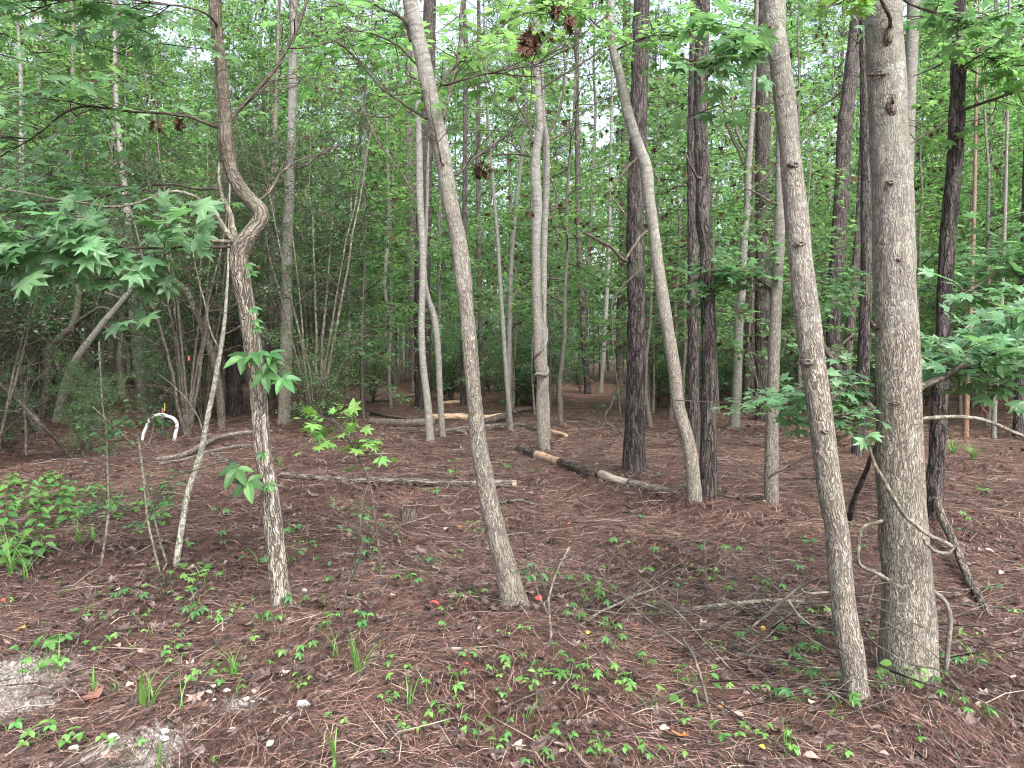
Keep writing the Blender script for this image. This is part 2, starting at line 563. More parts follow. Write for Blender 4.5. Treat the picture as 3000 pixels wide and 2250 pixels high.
_lobe = [(0, 1.0), (-0.16, 0.88), (-0.14, 0.76), (-0.34, 0.74), (-0.36, 0.62), (-0.18, 0.55), (-0.34, 0.44), (-0.30, 0.32), (-0.13, 0.30), (-0.12, 0.12), (0, 0.0)]
LOBED = fan(_lobe + [(-x, y) for x, y in _lobe[-2:0:-1]], (0.0, 0.5), 0.1, 0.0)
LITTER = [curl(MAPLE, 0.6, 1), curl(LOBED, -0.8, 2), curl(OVAL, 1.0, 3), curl(ROUND, -0.8, 4), curl(LOBED, 0.9, 5)]


# ------------------------------------------------------------------ the trees that stand out in the photograph
# pts: photograph column, row and trunk width, from the foot upwards
HERO = [
 dict(key='kinked', name='sweetgum_tree', label='furrowed tan tree with a sharp elbow kink and a dead fork at its bend', mat='furrow', n=40, ext=8, crown='gum', flare=1.25, bump=0.5,
      pts=[(829, 1800, 64), (818, 1700, 55), (796, 1500, 51), (767, 1279, 48), (755, 1134, 48), (738, 1000, 50), (721, 893, 52), (703, 796, 54), (702, 742, 56), (718, 708, 54),
           (742, 678, 51), (760, 652, 49), (767, 634, 48), (761, 617, 46), (744, 598, 44), (712, 562, 42), (684, 515, 41), (666, 440, 41), (660, 362, 39), (656, 289, 34), (648, 193, 34), (635, 96, 32), (627, 0, 30), (624, -80, 29)]),
 dict(key='leaning', name='sweetgum_tree', label='long grey gum trunk leaning across the middle, foot buried in pine straw', mat='gum', n=44, ext=8, crown='gum', flare=1.2, bump=0.5,
      pts=[(1512, 1800, 92), (1489, 1691, 70), (1463, 1595, 62), (1439, 1498, 56), (1424, 1423, 53), (1400, 1279, 49), (1391, 1182, 45), (1378, 1037, 46), (1370, 941, 44), (1360, 845, 46), (1350, 748, 47),
           (1343, 700, 46), (1325, 620, 46), (1301, 482, 46), (1284, 386, 44), (1262, 289, 46), (1243, 193, 46), (1222, 96, 44), (1200, 0, 43), (1180, -90, 42)]),
 dict(key='crooked', name='sweetgum_tree', label='bumpy leaning gum trunk standing just in front of the thickest trunk', mat='gum', n=48, ext=8, crown='gum', flare=1.12, bump=0.8,
      pts=[(2533, 2110, 70), (2511, 2029, 70), (2497, 1932, 72), (2480, 1836, 72), (2463, 1691, 70), (2451, 1546, 68), (2439, 1480, 70), (2424, 1375, 68), (2405, 1230, 68), (2386, 1086, 69), (2366, 941, 71), (2352, 820, 66),
           (2340, 700, 64), (2333, 627, 63), (2318, 482, 61), (2304, 338, 60), (2287, 193, 60), (2272, 96, 58), (2263, 0, 58), (2254, -90, 57)]),
 dict(key='thick', name='sweetgum_tree', label='thickest grey gum trunk with dark branch scars and a vine up its side', mat='gum', n=64, ext=8, crown='gum', flare=1.15, bump=0.6,
      pts=[(2664, 2035, 172), (2663, 1932, 156), (2663, 1836, 149), (2656, 1691, 139), (2646, 1546, 132), (2641, 1450, 130), (2639, 1375, 127), (2634, 1182, 122), (2627, 989, 118), (2621, 820, 115),
           (2617, 627, 111), (2610, 482, 110), (2600, 338, 105), (2595, 193, 104), (2589, 96, 103), (2586, 0, 101), (2582, -100, 99)]),
 dict(key='slim_gum', name='sweetgum_tree', label='slim grey gum bending away at the top, crossing in front of the thick dark pine', mat='gum', n=32, ext=8, crown='gum', flare=1.1, bump=0.5,
      pts=[(2036, 1497, 46), (2029, 1375, 41), (2012, 1279, 39), (1986, 1182, 37), (1976, 1086, 37), (1960, 989, 36), (1945, 893, 36), (1931, 796, 34), (1918, 700, 32), (1913, 660, 31), (1902, 579, 32), (1890, 482, 36), (1873, 434, 33),
           (1841, 338, 30), (1820, 241, 27), (1797, 145, 26), (1786, 72, 25), (1791, 0, 24), (1800, -70, 23)]),
 dict(key='straight_gum', name='sweetgum_tree', label='straight slim grey gum standing alone on the straw beside the crooked trunk', mat='gum', n=32, ext=8, crown='gum', flare=1.1, bump=0.4,
      pts=[(2260, 1495, 45), (2260, 1375, 40), (2264, 1182, 34), (2270, 989, 33), (2276, 845, 31), (2282, 748, 30), (2284, 640, 28), (2285, 530, 26), (2287, 386, 24), (2290, 200, 22), (2292, 0, 20)]),
 dict(key='thick_pine', name='pine_tree', label='thick dark pine with deep bark furrows at the end of the fallen log', mat='pine', n=44, ext=13, crown='pine', flare=1.2, bump=1.0,
      pts=[(1858, 1399, 78), (1858, 1320, 64), (1861, 1182, 58), (1863, 989, 53), (1863, 796, 51), (1862, 675, 51), (1861, 579, 50), (1868, 482, 48), (1870, 386, 48), (1873, 289, 47), (1875, 145, 47), (1880, 0, 46), (1884, -90, 45)]),
 dict(key='straight_pine', name='pine_tree', label='straight dark pine rising right beside the slim bending gum', mat='pine', n=40, ext=13, crown='pine', flare=1.06, bump=0.9,
      pts=[(2077, 1480, 52), (2075, 1375, 48), (2077, 1182, 46), (2077, 989, 43), (2072, 845, 42), (2067, 700, 41), (2063, 675, 43), (2060, 530, 43), (2055, 440, 41), (2053, 338, 41), (2055, 193, 40), (2058, 96, 39), (2060, 0, 38), (2062, -90, 37)]),
 dict(key='hidden_pine', name='pine_tree', label='dark pine half hidden behind the straight pine', mat='pine', n=28, ext=13, crown='pine', flare=1.15, bump=0.8,
      pts=[(2034, 1326, 37), (2032, 1182, 34), (2031, 940, 32), (2030, 700, 31), (2028, 482, 29), (2029, 338, 28), (2034, 100, 26), (2038, -60, 25)]),
 dict(key='tilted_pine', name='pine_tree', label='dark pine tilting outward beyond the thickest trunk, thin broken stubs on it', mat='pine', n=40, ext=13, crown='pine', flare=1.08, bump=1.0,
      pts=[(2738, 1547, 52), (2735, 1450, 49), (2742, 1375, 47), (2752, 1182, 44), (2762, 989, 41), (2771, 796, 41), (2783, 627, 45), (2796, 482, 42), (2803, 338, 42), (2808, 193, 41), (2810, 96, 38), (2808, 0, 36), (2810, -90, 35)]),
 dict(key='knuckled_pine', name='pine_tree', label='knobbly dark pine leaning towards the thickest trunk, foot hidden by the crooked gum', mat='pine', n=30, ext=13, crown='pine', flare=1.1, bump=1.0,
      pts=[(2432, 1262, 40), (2439, 1086, 38), (2444, 893, 41), (2455, 723, 42), (2465, 579, 41), (2475, 386, 40), (2495, 193, 38), (2511, 48, 35), (2522, -70, 33)]),
 dict(key='stub_pine', name='pine_tree', label='slim straight pine standing close against the shaded side of the thickest trunk', mat='pine', n=28, ext=13, crown='pine', flare=1.1, bump=0.9,
      pts=[(2511, 1345, 39), (2523, 1182, 36), (2533, 989, 34), (2538, 796, 32), (2538, 627, 31), (2537, 434, 29), (2533, 241, 27), (2530, 96, 24), (2526, -60, 23)]),
 dict(key='prop_pine', name='pine_tree', label='thin pale pine leaning in the gap between the knobbly pine and slim straight pine', mat='pinefar', n=20, ext=10, crown='pine', flare=1.1, bump=0.6,
      pts=[(2471, 1250, 26), (2482, 1086, 24), (2496, 920, 24), (2511, 748, 23), (2522, 560, 21), (2532, 300, 19), (2538, 0, 17)]),
 dict(key='pair_pine', name='pine_tree', label='broad dark pine behind the straight slim gum, white dead vines at its foot', mat='pine', n=32, ext=13, crown='pine', flare=1.12, bump=0.9,
      pts=[(2238, 1238, 50), (2234, 1134, 45), (2234, 989, 43), (2235, 700, 43), (2234, 530, 41), (2234, 338, 38), (2236, 0, 34), (2238, -60, 33)]),
 dict(key='pair_pine_b', name='pine_tree', label='greyer pine hugging the far side of the broad dark pine', mat='pinefar', n=24, ext=13, crown='pine', flare=1.12, bump=0.8,
      pts=[(2190, 1216, 34), (2194, 1086, 31), (2200, 800, 29), (2208, 500, 26), (2216, 200, 24), (2222, -60, 22)]),
 dict(key='fork_gum', name='sweetgum_tree', label='leaning grey tree with a dark fork, between the straight pine and broad pine', mat='grey', n=28, ext=2.0, crown='gum', flare=1.15, bump=0.4,
      pts=[(2150, 1262, 36), (2159, 1134, 28), (2163, 989, 26), (2174, 845, 22), (2181, 700, 21), (2188, 627, 20), (2193, 482, 19), (2203, 338, 15), (2212, 150, 12), (2218, 0, 10)]),
 dict(key='pale_top', name='sweetgum_tree', label='pale smooth trunk showing over the shoulder of the thickest trunk', mat='grey', n=28, ext=8, crown='gum', flare=1.1, bump=0.4,
      pts=[(2640, 1262, 46), (2645, 1000, 42), (2650, 700, 39), (2658, 480, 36), (2664, 300, 34), (2669, 193, 34), (2675, 60, 35), (2680, -60, 34)]),
 dict(key='twin', name='sweetgum_tree', label='thin pale stem in front of the black pine, nearer one of a close pair', mat='grey', n=24, ext=3, crown='gum', flare=1.1, bump=0.4,
      pts=[(1261, 1301, 27), (1253, 1182, 22), (1239, 1062, 20), (1235, 941, 19), (1238, 845, 20), (1239, 748, 20), (1236, 680, 21), (1231, 600, 21), (1229, 482, 20), (1227, 386, 18), (1221, 289, 17), (1216, 193, 16), (1207, 100, 14), (1200, 0, 12)]),
 dict(key='twin_b', name='sweetgum_tree', label='thin pale stem that bends over to touch its nearer twin', mat='grey', n=24, ext=0.4, crown=None, flare=1.1, bump=0.4,
      pts=[(1297, 1291, 21), (1288, 1134, 18), (1280, 989, 19), (1271, 925, 19), (1257, 880, 15), (1248, 840, 13), (1244, 780, 12), (1247, 700, 11), (1251, 600, 9), (1253, 480, 8)]),
 dict(key='black_pine', name='pine_tree', label='black stout pine rising behind the two thin pale stems', mat='pine', n=32, ext=13, crown='pine', flare=1.1, bump=1.0,
      pts=[(1241, 1200, 54), (1239, 1100, 50), (1238, 989, 48), (1238, 748, 46), (1243, 600, 43), (1250, 400, 39), (1256, 200, 37), (1260, 0, 35), (1262, -60, 34)]),
 dict(key='rose_pine', name='pine_tree', label='slender pinkish pine a little behind the black pine', mat='pinefar', n=22, ext=13, crown='pine', flare=1.1, bump=0.7,
      pts=[(1214, 1158, 27), (1210, 1000, 25), (1206, 700, 24), (1200, 400, 22), (1194, 100, 20), (1190, -50, 19)]),
 dict(key='wrapped', name='sweetgum_tree', label='pale stem with a swollen knot wrapped by vine, tallest of the centre pair', mat='gum', n=30, ext=8, crown='gum', flare=1.1, bump=0.6,
      pts=[(1597, 1330, 35), (1590, 1270, 33), (1586, 1182, 32), (1590, 1110, 36), (1583, 1070, 36), (1577, 989, 28), (1573, 893, 26), (1571, 796, 25), (1571, 700, 26), (1574, 600, 29), (1569, 482, 28), (1572, 434, 26), (1581, 386, 23), (1576, 289, 22),
           (1569, 193, 24), (1569, 96, 24), (1574, 0, 23), (1577, -60, 22)]),
 dict(key='wrapped_b', name='sweetgum_tree', label='thinner smooth stem forking upward beside the knotted stem', mat='grey', n=24, ext=0.4, crown=None, flare=1.1, bump=0.3,
      pts=[(1604, 1288, 22), (1600, 1182, 20), (1594, 1060, 18), (1592, 940, 18), (1593, 796, 19), (1595, 675, 19), (1600, 579, 19), (1603, 482, 17), (1603, 420, 15), (1594, 350, 11), (1590, 250, 9), (1586, 140, 7)]),
 dict(key='pole', name='hardwood_tree', label='straight bare grey trunk behind the elbow of the kinked tree', mat='gum', n=28, ext=8, crown='gum', flare=1.2, bump=0.4,
      pts=[(832, 1250, 46), (836, 1134, 38), (839, 1000, 35), (840, 893, 33), (841, 700, 31), (846, 600, 30), (851, 482, 28), (856, 338, 25), (858, 193, 24), (863, 0, 23), (866, -50, 22)]),
 dict(key='shade_pine', name='pine_tree', label='dark pine trunk standing directly behind the kinked tree', mat='pine', n=28, ext=13, crown='pine', flare=1.1, bump=0.9,
      pts=[(690, 1224, 49), (686, 1134, 45), (680, 989, 40), (672, 850, 36), (664, 700, 31), (655, 500, 29), (645, 250, 27), (636, 0, 25)]),
 dict(key='dark_pole', name='hardwood_tree', label='thin dark upright trunk close beside the straight bare grey trunk', mat='dark', n=18, ext=8, crown='gum', flare=1.1, bump=0.4,
      pts=[(793, 1209, 20), (794, 989, 20), (796, 700, 20), (799, 560, 19), (803, 482, 17), (806, 386, 15), (812, 200, 11), (818, 0, 9)]),
 dict(key='thicket_pole', name='hardwood_tree', label='grey leaning pole behind the white hoop', mat='grey', n=24, ext=8, crown='gum', flare=1.1, bump=0.3,
      pts=[(420, 1205, 33), (410, 1100, 31), (398, 989, 30), (390, 893, 27), (383, 796, 24), (374, 650, 21), (360, 500, 17), (347, 386, 14), (338, 200, 11), (332, 0, 9)]),
 dict(key='far_small_pine', name='pine_tree', label='slim far pine halfway between the knotted stem and the thick dark pine', mat='pine', n=18, ext=13, crown='pine', flare=1.1, bump=0.7,
      pts=[(1722, 1160, 23), (1714, 1037, 20), (1706, 900, 18), (1698, 748, 17), (1694, 600, 16), (1690, 300, 14), (1688, 0, 13)]),
 dict(key='far_pale', name='hardwood_tree', label='pale far trunk nearly touching the dark edge of the thick pine from behind', mat='grey', n=16, ext=6, crown='gum', flare=1.2, bump=0.3,
      pts=[(1760, 1158, 18), (1768, 1037, 14), (1776, 900, 12), (1784, 748, 10), (1788, 560, 9), (1792, 300, 8), (1796, 0, 7)]),
 dict(key='behind_pine', name='pine_tree', label='pale pinkish pine seen just behind the thick dark pine', mat='pinefar', n=20, ext=13, crown='pine', flare=1.1, bump=0.7,
      pts=[(1815, 1132, 30), (1818, 989, 28), (1824, 796, 27), (1828, 600, 25), (1832, 300, 23), (1836, 0, 21)]),
 dict(key='split_stem', name='sapling', label='thin bare sapling rising beside the log pile beyond the long leaning trunk', mat='grey', n=16, ext=1.5, crown=None, flare=1.1, bump=0.3,
      pts=[(1499, 1271, 15), (1490, 1180, 14), (1482, 1086, 13), (1474, 960, 13), (1466, 845, 12), (1458, 700, 11), (1446, 560, 9), (1434, 400, 7), (1428, 300, 5)]),
 dict(key='split_stem_b', name='sapling', label='thin grey sapling leaning out between long leaning trunk and knotted stem', mat='grey', n=16, ext=2, crown=None, flare=1.1, bump=0.3,
      pts=[(1488, 1240, 15), (1490, 1080, 14), (1494, 900, 14), (1500, 740, 13), (1512, 610, 12), (1524, 500, 11), (1534, 400, 9), (1546, 200, 7), (1552, 60, 6)]),
 dict(key='bare_sapling', name='sapling', label='crooked thin sapling peeling pale, beyond the flat grey log', mat='grey', n=14, ext=2, crown=None, flare=1.1, bump=0.3,
      pts=[(1145, 1200, 14), (1140, 1110, 11), (1141, 1037, 10), (1143, 960, 10), (1132, 880, 11), (1126, 840, 11), (1130, 780, 11), (1137, 700, 11), (1138, 560, 9), (1134, 400, 7)]),
 dict(key='left_stump_pine', name='pine_tree', label='charred black pine foot peeping out beside the long leaning trunk', mat='pine', n=20, ext=12, crown='pine', flare=1.15, bump=0.8,
      pts=[(1357, 1192, 20), (1356, 1100, 17), (1358, 989, 16), (1360, 800, 15), (1362, 500, 14), (1364, 200, 13)]),
 dict(key='right_slim_pine', name='pine_tree', label='slim dark far pine appearing behind the middle of the long leaning trunk', mat='pine', n=18, ext=12, crown='pine', flare=1.1, bump=0.8,
      pts=[(1412, 1170, 15), (1408, 989, 14), (1404, 800, 14), (1402, 600, 13), (1402, 300, 12), (1402, 0, 10)]),
 dict(key='orange_stem', name='hardwood_tree', label='thin reddish trunk standing beyond the tilted pine', mat='orange', n=16, ext=4, crown=None, flare=1.1, bump=0.3,
      pts=[(2829, 1288, 18), (2832, 1180, 15), (2839, 1037, 13), (2846, 860, 12), (2852, 700, 11), (2858, 400, 9)]),
 dict(key='pale_stem', name='hardwood_tree', label='thin pale trunk next beyond the reddish trunk', mat='grey', n=16, ext=8, crown='gum', flare=1.1, bump=0.3,
      pts=[(2911, 1292, 15), (2914, 1180, 14), (2926, 1037, 13), (2936, 860, 11), (2942, 700, 10), (2950, 400, 8), (2956, 100, 7)]),
 dict(key='edge_pine', name='pine_tree', label='dark pine at the very edge of the view, beyond the pale curved branch', mat='pine', n=20, ext=12, crown='pine', flare=1.1, bump=0.9,
      pts=[(2982, 1292, 30), (2988, 1134, 28), (2997, 941, 26), (3003, 750, 24), (3012, 400, 22), (3020, 0, 20)]),
 # the thicket on the gravel side
 dict(key='arch_stem', name='thicket_tree', label='dark bare stem arching over towards the kinked tree', mat='dark', n=20, ext=0.6, crown=None, flare=1.1, bump=0.3,
      pts=[(651, 1268, 27), (641, 1134, 24), (626, 1060, 24), (607, 1000, 23), (590, 950, 20), (570, 905, 19), (545, 854, 18), (512, 822, 16), (482, 800, 14), (448, 772, 12), (410, 745, 9), (370, 730, 6)]),
 dict(key='long_slant', name='thicket_tree', label='long pale limb slanting up through the thicket past the grey pole', mat='grey', n=20, ext=0.8, crown=None, flare=1.15, bump=0.3,
      pts=[(169, 1244, 31), (180, 1180, 27), (194, 1119, 24), (214, 1070, 23), (245, 1022, 22), (278, 980, 21), (310, 939, 20), (340, 905, 19), (366, 874, 18), (390, 842, 16), (410, 808, 14), (432, 772, 13), (448, 740, 10)]),
 dict(key='crook_stem', name='thicket_tree', label='dark thicket stem with two curved arms, nearest the long slanting limb', mat='dark', n=20, ext=0.8, crown=None, flare=1.15, bump=0.3,
      pts=[(121, 1236, 28), (134, 1150, 24), (141, 1090, 23), (148, 1015, 22), (180, 985, 21), (210, 958, 21), (224, 910, 20), (229, 869, 19), (231, 815, 17), (238, 760, 14), (250, 690, 11)]),
 dict(key='mottled', name='thicket_tree', label='mottled upright thicket trunk behind the arms of the crooked dark stem', mat='grey', n=20, ext=3, crown='gum', flare=1.15, bump=0.3,
      pts=[(88, 1205, 36), (86, 1134, 33), (81, 1037, 31), (82, 941, 28), (78, 860, 24), (70, 700, 20), (64, 500, 15), (60, 200, 11)]),
 dict(key='low_lean', name='thicket_tree', label='stout dark trunk leaning low out of the thicket edge', mat='dark', n=22, ext=1.5, crown=None, flare=1.1, bump=0.3,
      pts=[(130, 1280, 38), (92, 1225, 33), (48, 1158, 31), (0, 1105, 29), (-60, 1050, 26), (-140, 960, 22)]),
 dict(key='dusky', name='thicket_tree', label='dusky straight trunk between the long slanting limb and the grey pole', mat='dark', n=18, ext=8, crown='gum', flare=1.1, bump=0.3,
      pts=[(325, 1186, 28), (322, 1060, 26), (321, 941, 26), (326, 850, 25), (329, 760, 23), (332, 560, 18), (336, 300, 14)]),
]
M['orange'] = mat_bark('reddish_bark', (0.30, 0.18, 0.13), (0.11, 0.075, 0.06), (0.27, 0.19, 0.145), scale=50, zs=0.3, dist=0.004, lichen=0.3)

# stems that are too thin for bark relief
SAPLING = [
 dict(key='pale_sapling', name='sapling', label='curved whitish sapling blotched with lichen, its top crossing the kinked tree', mat='palebark', n=20, ext=0.5, crown=None, flare=1.1, bump=0.2,
      pts=[(516, 1660, 19), (530, 1560, 18), (545, 1471, 17), (555, 1425, 17), (571, 1380, 17), (588, 1330, 17), (598, 1279, 16), (609, 1220, 15), (622, 1158, 14), (634, 1095, 13), (646, 1028, 12), (655, 970, 11), (660, 917, 10), (665, 850, 8), (668, 796, 7), (670, 700, 6), (672, 600, 4)]),
 dict(key='stem_a', name='sapling', label='thin upright yellowish stem rising out of the weeds', mat='lichen', n=10, ext=0.3, crown=None, flare=1.0, bump=0,
      pts=[(296, 1662, 9), (306, 1600, 8), (316, 1522, 8), (318, 1420, 7), (313, 1327, 6), (314, 1269, 5), (302, 1200, 4), (296, 1120, 3)]),
 dict(key='stem_b', name='sapling', label='thin forked stem between the yellowish stem and the whitish sapling', mat='lichen', n=10, ext=0.1, crown=None, flare=1.0, bump=0,
      pts=[(467, 1684, 8), (450, 1600, 7), (434, 1532, 7), (424, 1430, 7), (410, 1320, 6)]),
 dict(key='stem_c', name='sapling', label='short grey shoot leaning at the foot of the whitish sapling', mat='lichen', n=10, ext=0.1, crown=None, flare=1.0, bump=0,
      pts=[(488, 1656, 8), (470, 1590, 7), (458, 1540, 6), (440, 1470, 5), (428, 1420, 3)]),
]

BASE = {}
for h in HERO + SAPLING:
    b = G(h['pts'][0][0], h['pts'][0][1] - 6)
    BASE[h['key']] = b
for h in HERO:
    b = BASE[h['key']]
    if b[1] < 12:
        rr = h['pts'][0][2] / F * b[1]
        MOUNDS.append((b[0], b[1], 0.035, 0.12 + rr * 1.6))
MOUNDS += [(G(2650, 2090)[0], G(2650, 2090)[1], 0.05, 0.35), (G(1540, 1850)[0], G(1540, 1850)[1], 0.03, 0.22)]

# ------------------------------------------------------------------ ground
def lines(dense0, dense1, step, lo, hi, grow=1.16):
    a = list(np.arange(dense0, dense1, step))
    s, x = step, a[-1]
    while x < hi:
        s *= grow
        x += s
        a.append(x)
    s, x = step, a[0]
    pre = []
    while x > lo:
        s *= grow
        x -= s
        pre.append(x)
    return np.array(pre[::-1] + a)


GRAVEL = [(G(30, 1990)[:2], 0.30), (G(-60, 2030)[:2], 0.42), (G(60, 2070)[:2], 0.16), (G(320, 2200)[:2], 0.14), (G(465, 2185)[:2], 0.15), (G(420, 2260)[:2], 0.17), (G(700, 2062)[:2], 0.10)]


def gravel(x, y):
    g = np.zeros_like(np.asarray(x, float))
    for (c, r) in GRAVEL:
        g = np.maximum(g, np.exp(-((x - c[0]) ** 2 + (y - c[1]) ** 2) / (r * r)))
    return g


xs = lines(-6.5, 6.5, 0.07, -135, 135)
ys = lines(1.6, 13.0, 0.07, -50, 130)
XX, YY = np.meshgrid(xs, ys)
ZZ = terrain(XX, YY)
pz = np.stack([XX, YY, 0 * XX], -1)
near = np.clip(1 - (np.hypot(XX, YY) - 10) / 8, 0, 1)
ZZ = ZZ + near * (0.028 * (vnoise(pz * 2.7, 3) - 0.5) + 0.022 * (vnoise(pz * 7.0, 4) - 0.5) + 0.012 * (vnoise(pz * 14.0, 5) - 0.5))
g = Geo()
ny, nx = XX.shape
a = (np.arange(ny - 1)[:, None] * nx + np.arange(nx - 1)[None, :]).ravel()
g.add(np.stack([XX, YY, ZZ], -1).reshape(-1, 3), np.concatenate([np.stack([a, a + 1, a + nx + 1], -1), np.stack([a, a + nx + 1, a + nx], -1)]))

t = NT('forest_floor')
co = t.n('TexCoord').outputs['Object']
at = t.n('Attribute', attribute_name='gravel')
n1 = t.noise(co, 1.1, 4.0)
n2 = t.noise(co, 9.0, 4.0, 0.65)
st1 = t.noise(t.vmath('MULTIPLY', t.vmath('ADD', co, t.vmath('MULTIPLY', n2.outputs[1], (0.3, 0.3, 0))), (6, 42, 1)), 1.0, 3.0, 0.7)
rot = t.n('VectorRotate', {'Vector': co, 'Angle': 0.9}, rotation_type='Z_AXIS')
st2 = t.noise(t.vmath('MULTIPLY', t.vmath('ADD', rot.outputs[0], t.vmath('MULTIPLY', n2.outputs[1], (0.25, 0.25, 0))), (7, 45, 1)), 1.0, 3.0, 0.7)
s12 = t.math('MULTIPLY', t.math('ADD', st1.outputs[0], st2.outputs[0]), 0.5)
c = t.ramp(s12, [(0.36, (0.022, 0.014, 0.013)), (0.46, (0.075, 0.043, 0.036)), (0.55, (0.155, 0.085, 0.068)), (0.68, (0.27, 0.17, 0.135))])
lv = t.n('TexVoronoi', {'Vector': t.vmath('ADD', co, t.vmath('MULTIPLY', n2.outputs[1], (0.06, 0.06, 0))), 'Scale': 15.0}, feature='F1')
lc = t.ramp(t.n('SeparateColor', {0: lv.outputs['Color']}).outputs[0], [(0.0, (0.045, 0.03, 0.026)), (0.6, (0.10, 0.066, 0.058)), (1.0, (0.19, 0.125, 0.11))])
lm = t.math('MULTIPLY', t.ramp(n1.outputs[0], [(0.42, 0.0), (0.62, 0.8)]), t.ramp(lv.outputs['Distance'], [(0.35, 1.0), (0.5, 0.0)]))
c = t.mix(lm, c, lc)
gm0 = t.math('ADD', at.outputs['Fac'], t.math('MULTIPLY', t.math('SUBTRACT', n2.outputs[0], 0.5), 1.7))
gmask = t.ramp(gm0, [(0.33, 0.0), (0.55, 1.0)])
gv = t.n('TexVoronoi', {'Vector': co, 'Scale': 85.0}, feature='F1')
gc = t.ramp(t.n('SeparateColor', {0: gv.outputs['Color']}).outputs[0], [(0.0, (0.14, 0.125, 0.11)), (0.5, (0.25, 0.23, 0.205)), (1.0, (0.42, 0.40, 0.37))])
c = t.mix(gmask, c, gc)
far = t.noise(co, 0.35, 3.0)
c = t.mix(t.ramp(far.outputs[0], [(0.5, 0.0), (0.72, 0.25)]), c, (0.07, 0.085, 0.04))
hb = t.math('ADD', s12, t.math('MULTIPLY', gv.outputs['Distance'], t.math('MULTIPLY', gmask, -0.8)))
fm = t.finish(c, 0.9, hb, 0.8, 0.02, 0.15)
ground = g.build('ground', fm)
ground['kind'] = 'structure'
ga = ground.data.attributes.new('gravel', 'FLOAT', 'POINT')
ga.data.foreach_set('value', gravel(XX, YY).astype(np.float32).ravel())


# ------------------------------------------------------------------ building the trees
def bark_disp(bump, seed):
    def d(b, th, s, rad):
        r = rad[:, None]
        n1 = vnoise(b * np.array([9, 9, 6.0]), seed) - 0.5
        n2 = vnoise(b * np.array([38, 38, 11.0]), seed + 1) - 0.5
        n3 = vnoise(np.stack([0 * b[..., 0], 0 * b[..., 0], b[..., 2] * 5], -1), seed + 2) - 0.5
        return bump * (r * 0.16 * n1 + np.minimum(r * 0.11, 0.011) * n2 + r * 0.10 * n3)
    return d


TREES = {}


def build_tree(h, seed):
    b = BASE[h['key']]
    Y = b[1]
    A = np.array([PW(x, y, Y, w) for x, y, w in h['pts']])
    A[0, 2] = max(A[0, 2], 0.0)
    foot = A[0].copy()
    low = foot.copy()
    low[:3] += nrm(A[0, :3] - A[1, :3]) * 0.14
    low[3] *= h['flare']
    root = thing(h['name'], (foot[0], foot[1], float(terrain(foot[0], foot[1]))), h['label'], h.get('cat', 'tree'), h.get('group'))
    base = np.array(root.location)
    # carry on above the frame
    ext = h['ext']
    rows = [low] + list(A)
    d = nrm(A[-1, :3] - A[-2, :3])
    p, r = A[-1, :3].copy(), A[-1, 3]
    k = max(2, int(ext / 0.8))
    for i in range(1, k + 1):
        d = nrm(d * 0.8 + np.array([0.03 * math.sin(seed + i), 0.03 * math.cos(seed * 2 + i), 0.3]))
        p = p + d * (ext / k)
        rows.append(np.append(p, max(0.006, r * (1 - 0.75 * i / k))))
    step = 0.03 if h['n'] >= 40 else (0.05 if h['n'] >= 28 else 0.09)
    T = spline(np.array(rows), step)
    # root flare
    dz = np.clip(T[:, 2] - T[0, 2] - 0.10, 0, None)
    T[:, 3] = np.maximum(T[:, 3], 0.002)
    g = Geo()
    g.tube(T[:, :3], T[:, 3], h['n'], bark_disp(h['bump'], seed * 3) if h['bump'] else None)
    tr = g.build('trunk', M[h['mat']], root, base, True, True)
    TREES[h['key']] = dict(root=root, base=base, Y=Y, T=T, top=rows[-1][:3], trunk=tr)
    return root


for i, h in enumerate(HERO + SAPLING):
    build_tree(h, i + 1)


def limb(key, pts, mat='twig', name='branch', dY=0.0, n=8, parent=None):
    """A branch drawn through photograph columns/rows; dY moves its far end in depth. Returns object and its world polyline."""
    td = TREES[key]
    m = len(pts)
    A = np.array([PW(x, y, td['Y'] + dY * i / (m - 1) + (0.015 if False else 0), w) for i, (x, y, w) in enumerate(pts)])
    T = spline(A, 0.05)
    r2 = np.random.default_rng(abs(hash((pts[0], pts[-1]))) % 1000)
    T[:, :3] += np.cumsum(r2.normal(0, 0.0025, (len(T), 3)), 0)
    g = Geo()
    g.tube(T[:, :3], np.maximum(T[:, 3], 0.0015), n)
    o = g.build(name, M[mat], parent or td['root'], td['base'], True, True)
    return o, T


def bits(T, rs, n, L, r0=0.004, up=0.2, sub=True, t0=0.15):
    """Fine bare twigs growing from a polyline."""
    g = Geo()
    ends = []
    for _ in range(n):
        i = int(rs.uniform(t0, 1.0) * (len(T) - 2))
        p = T[i, :3]
        ax = nrm(T[i + 1, :3] - p)
        d = nrm(ax * 0.7 + rs.normal(0, 0.7, 3) + np.array([0, 0, up]))
        l = L * rs.uniform(0.4, 1.2)
        pts = [p]
        for k in range(4):
            d = nrm(d + rs.normal(0, 0.22, 3))
            pts.append(pts[-1] + d * l / 4)
        pts = np.array(pts)
        rr = min(r0, T[i, 3] * 0.7)
        g.tube(pts, np.linspace(rr, rr * 0.35, 5), 4, caps=False)
        ends.append(pts)
        if sub:
            for _k in range(2):
                j = rs.integers(1, 4)
                d2 = nrm(d + rs.normal(0, 0.8, 3))
                q = np.array([pts[j], pts[j] + d2 * l * 0.25 + rs.normal(0, .01, 3), pts[j] + d2 * l * 0.5])
                g.tube(q, [rr * .5, rr * .4, rr * .25], 3, caps=False)
                ends.append(q)
    return g, ends


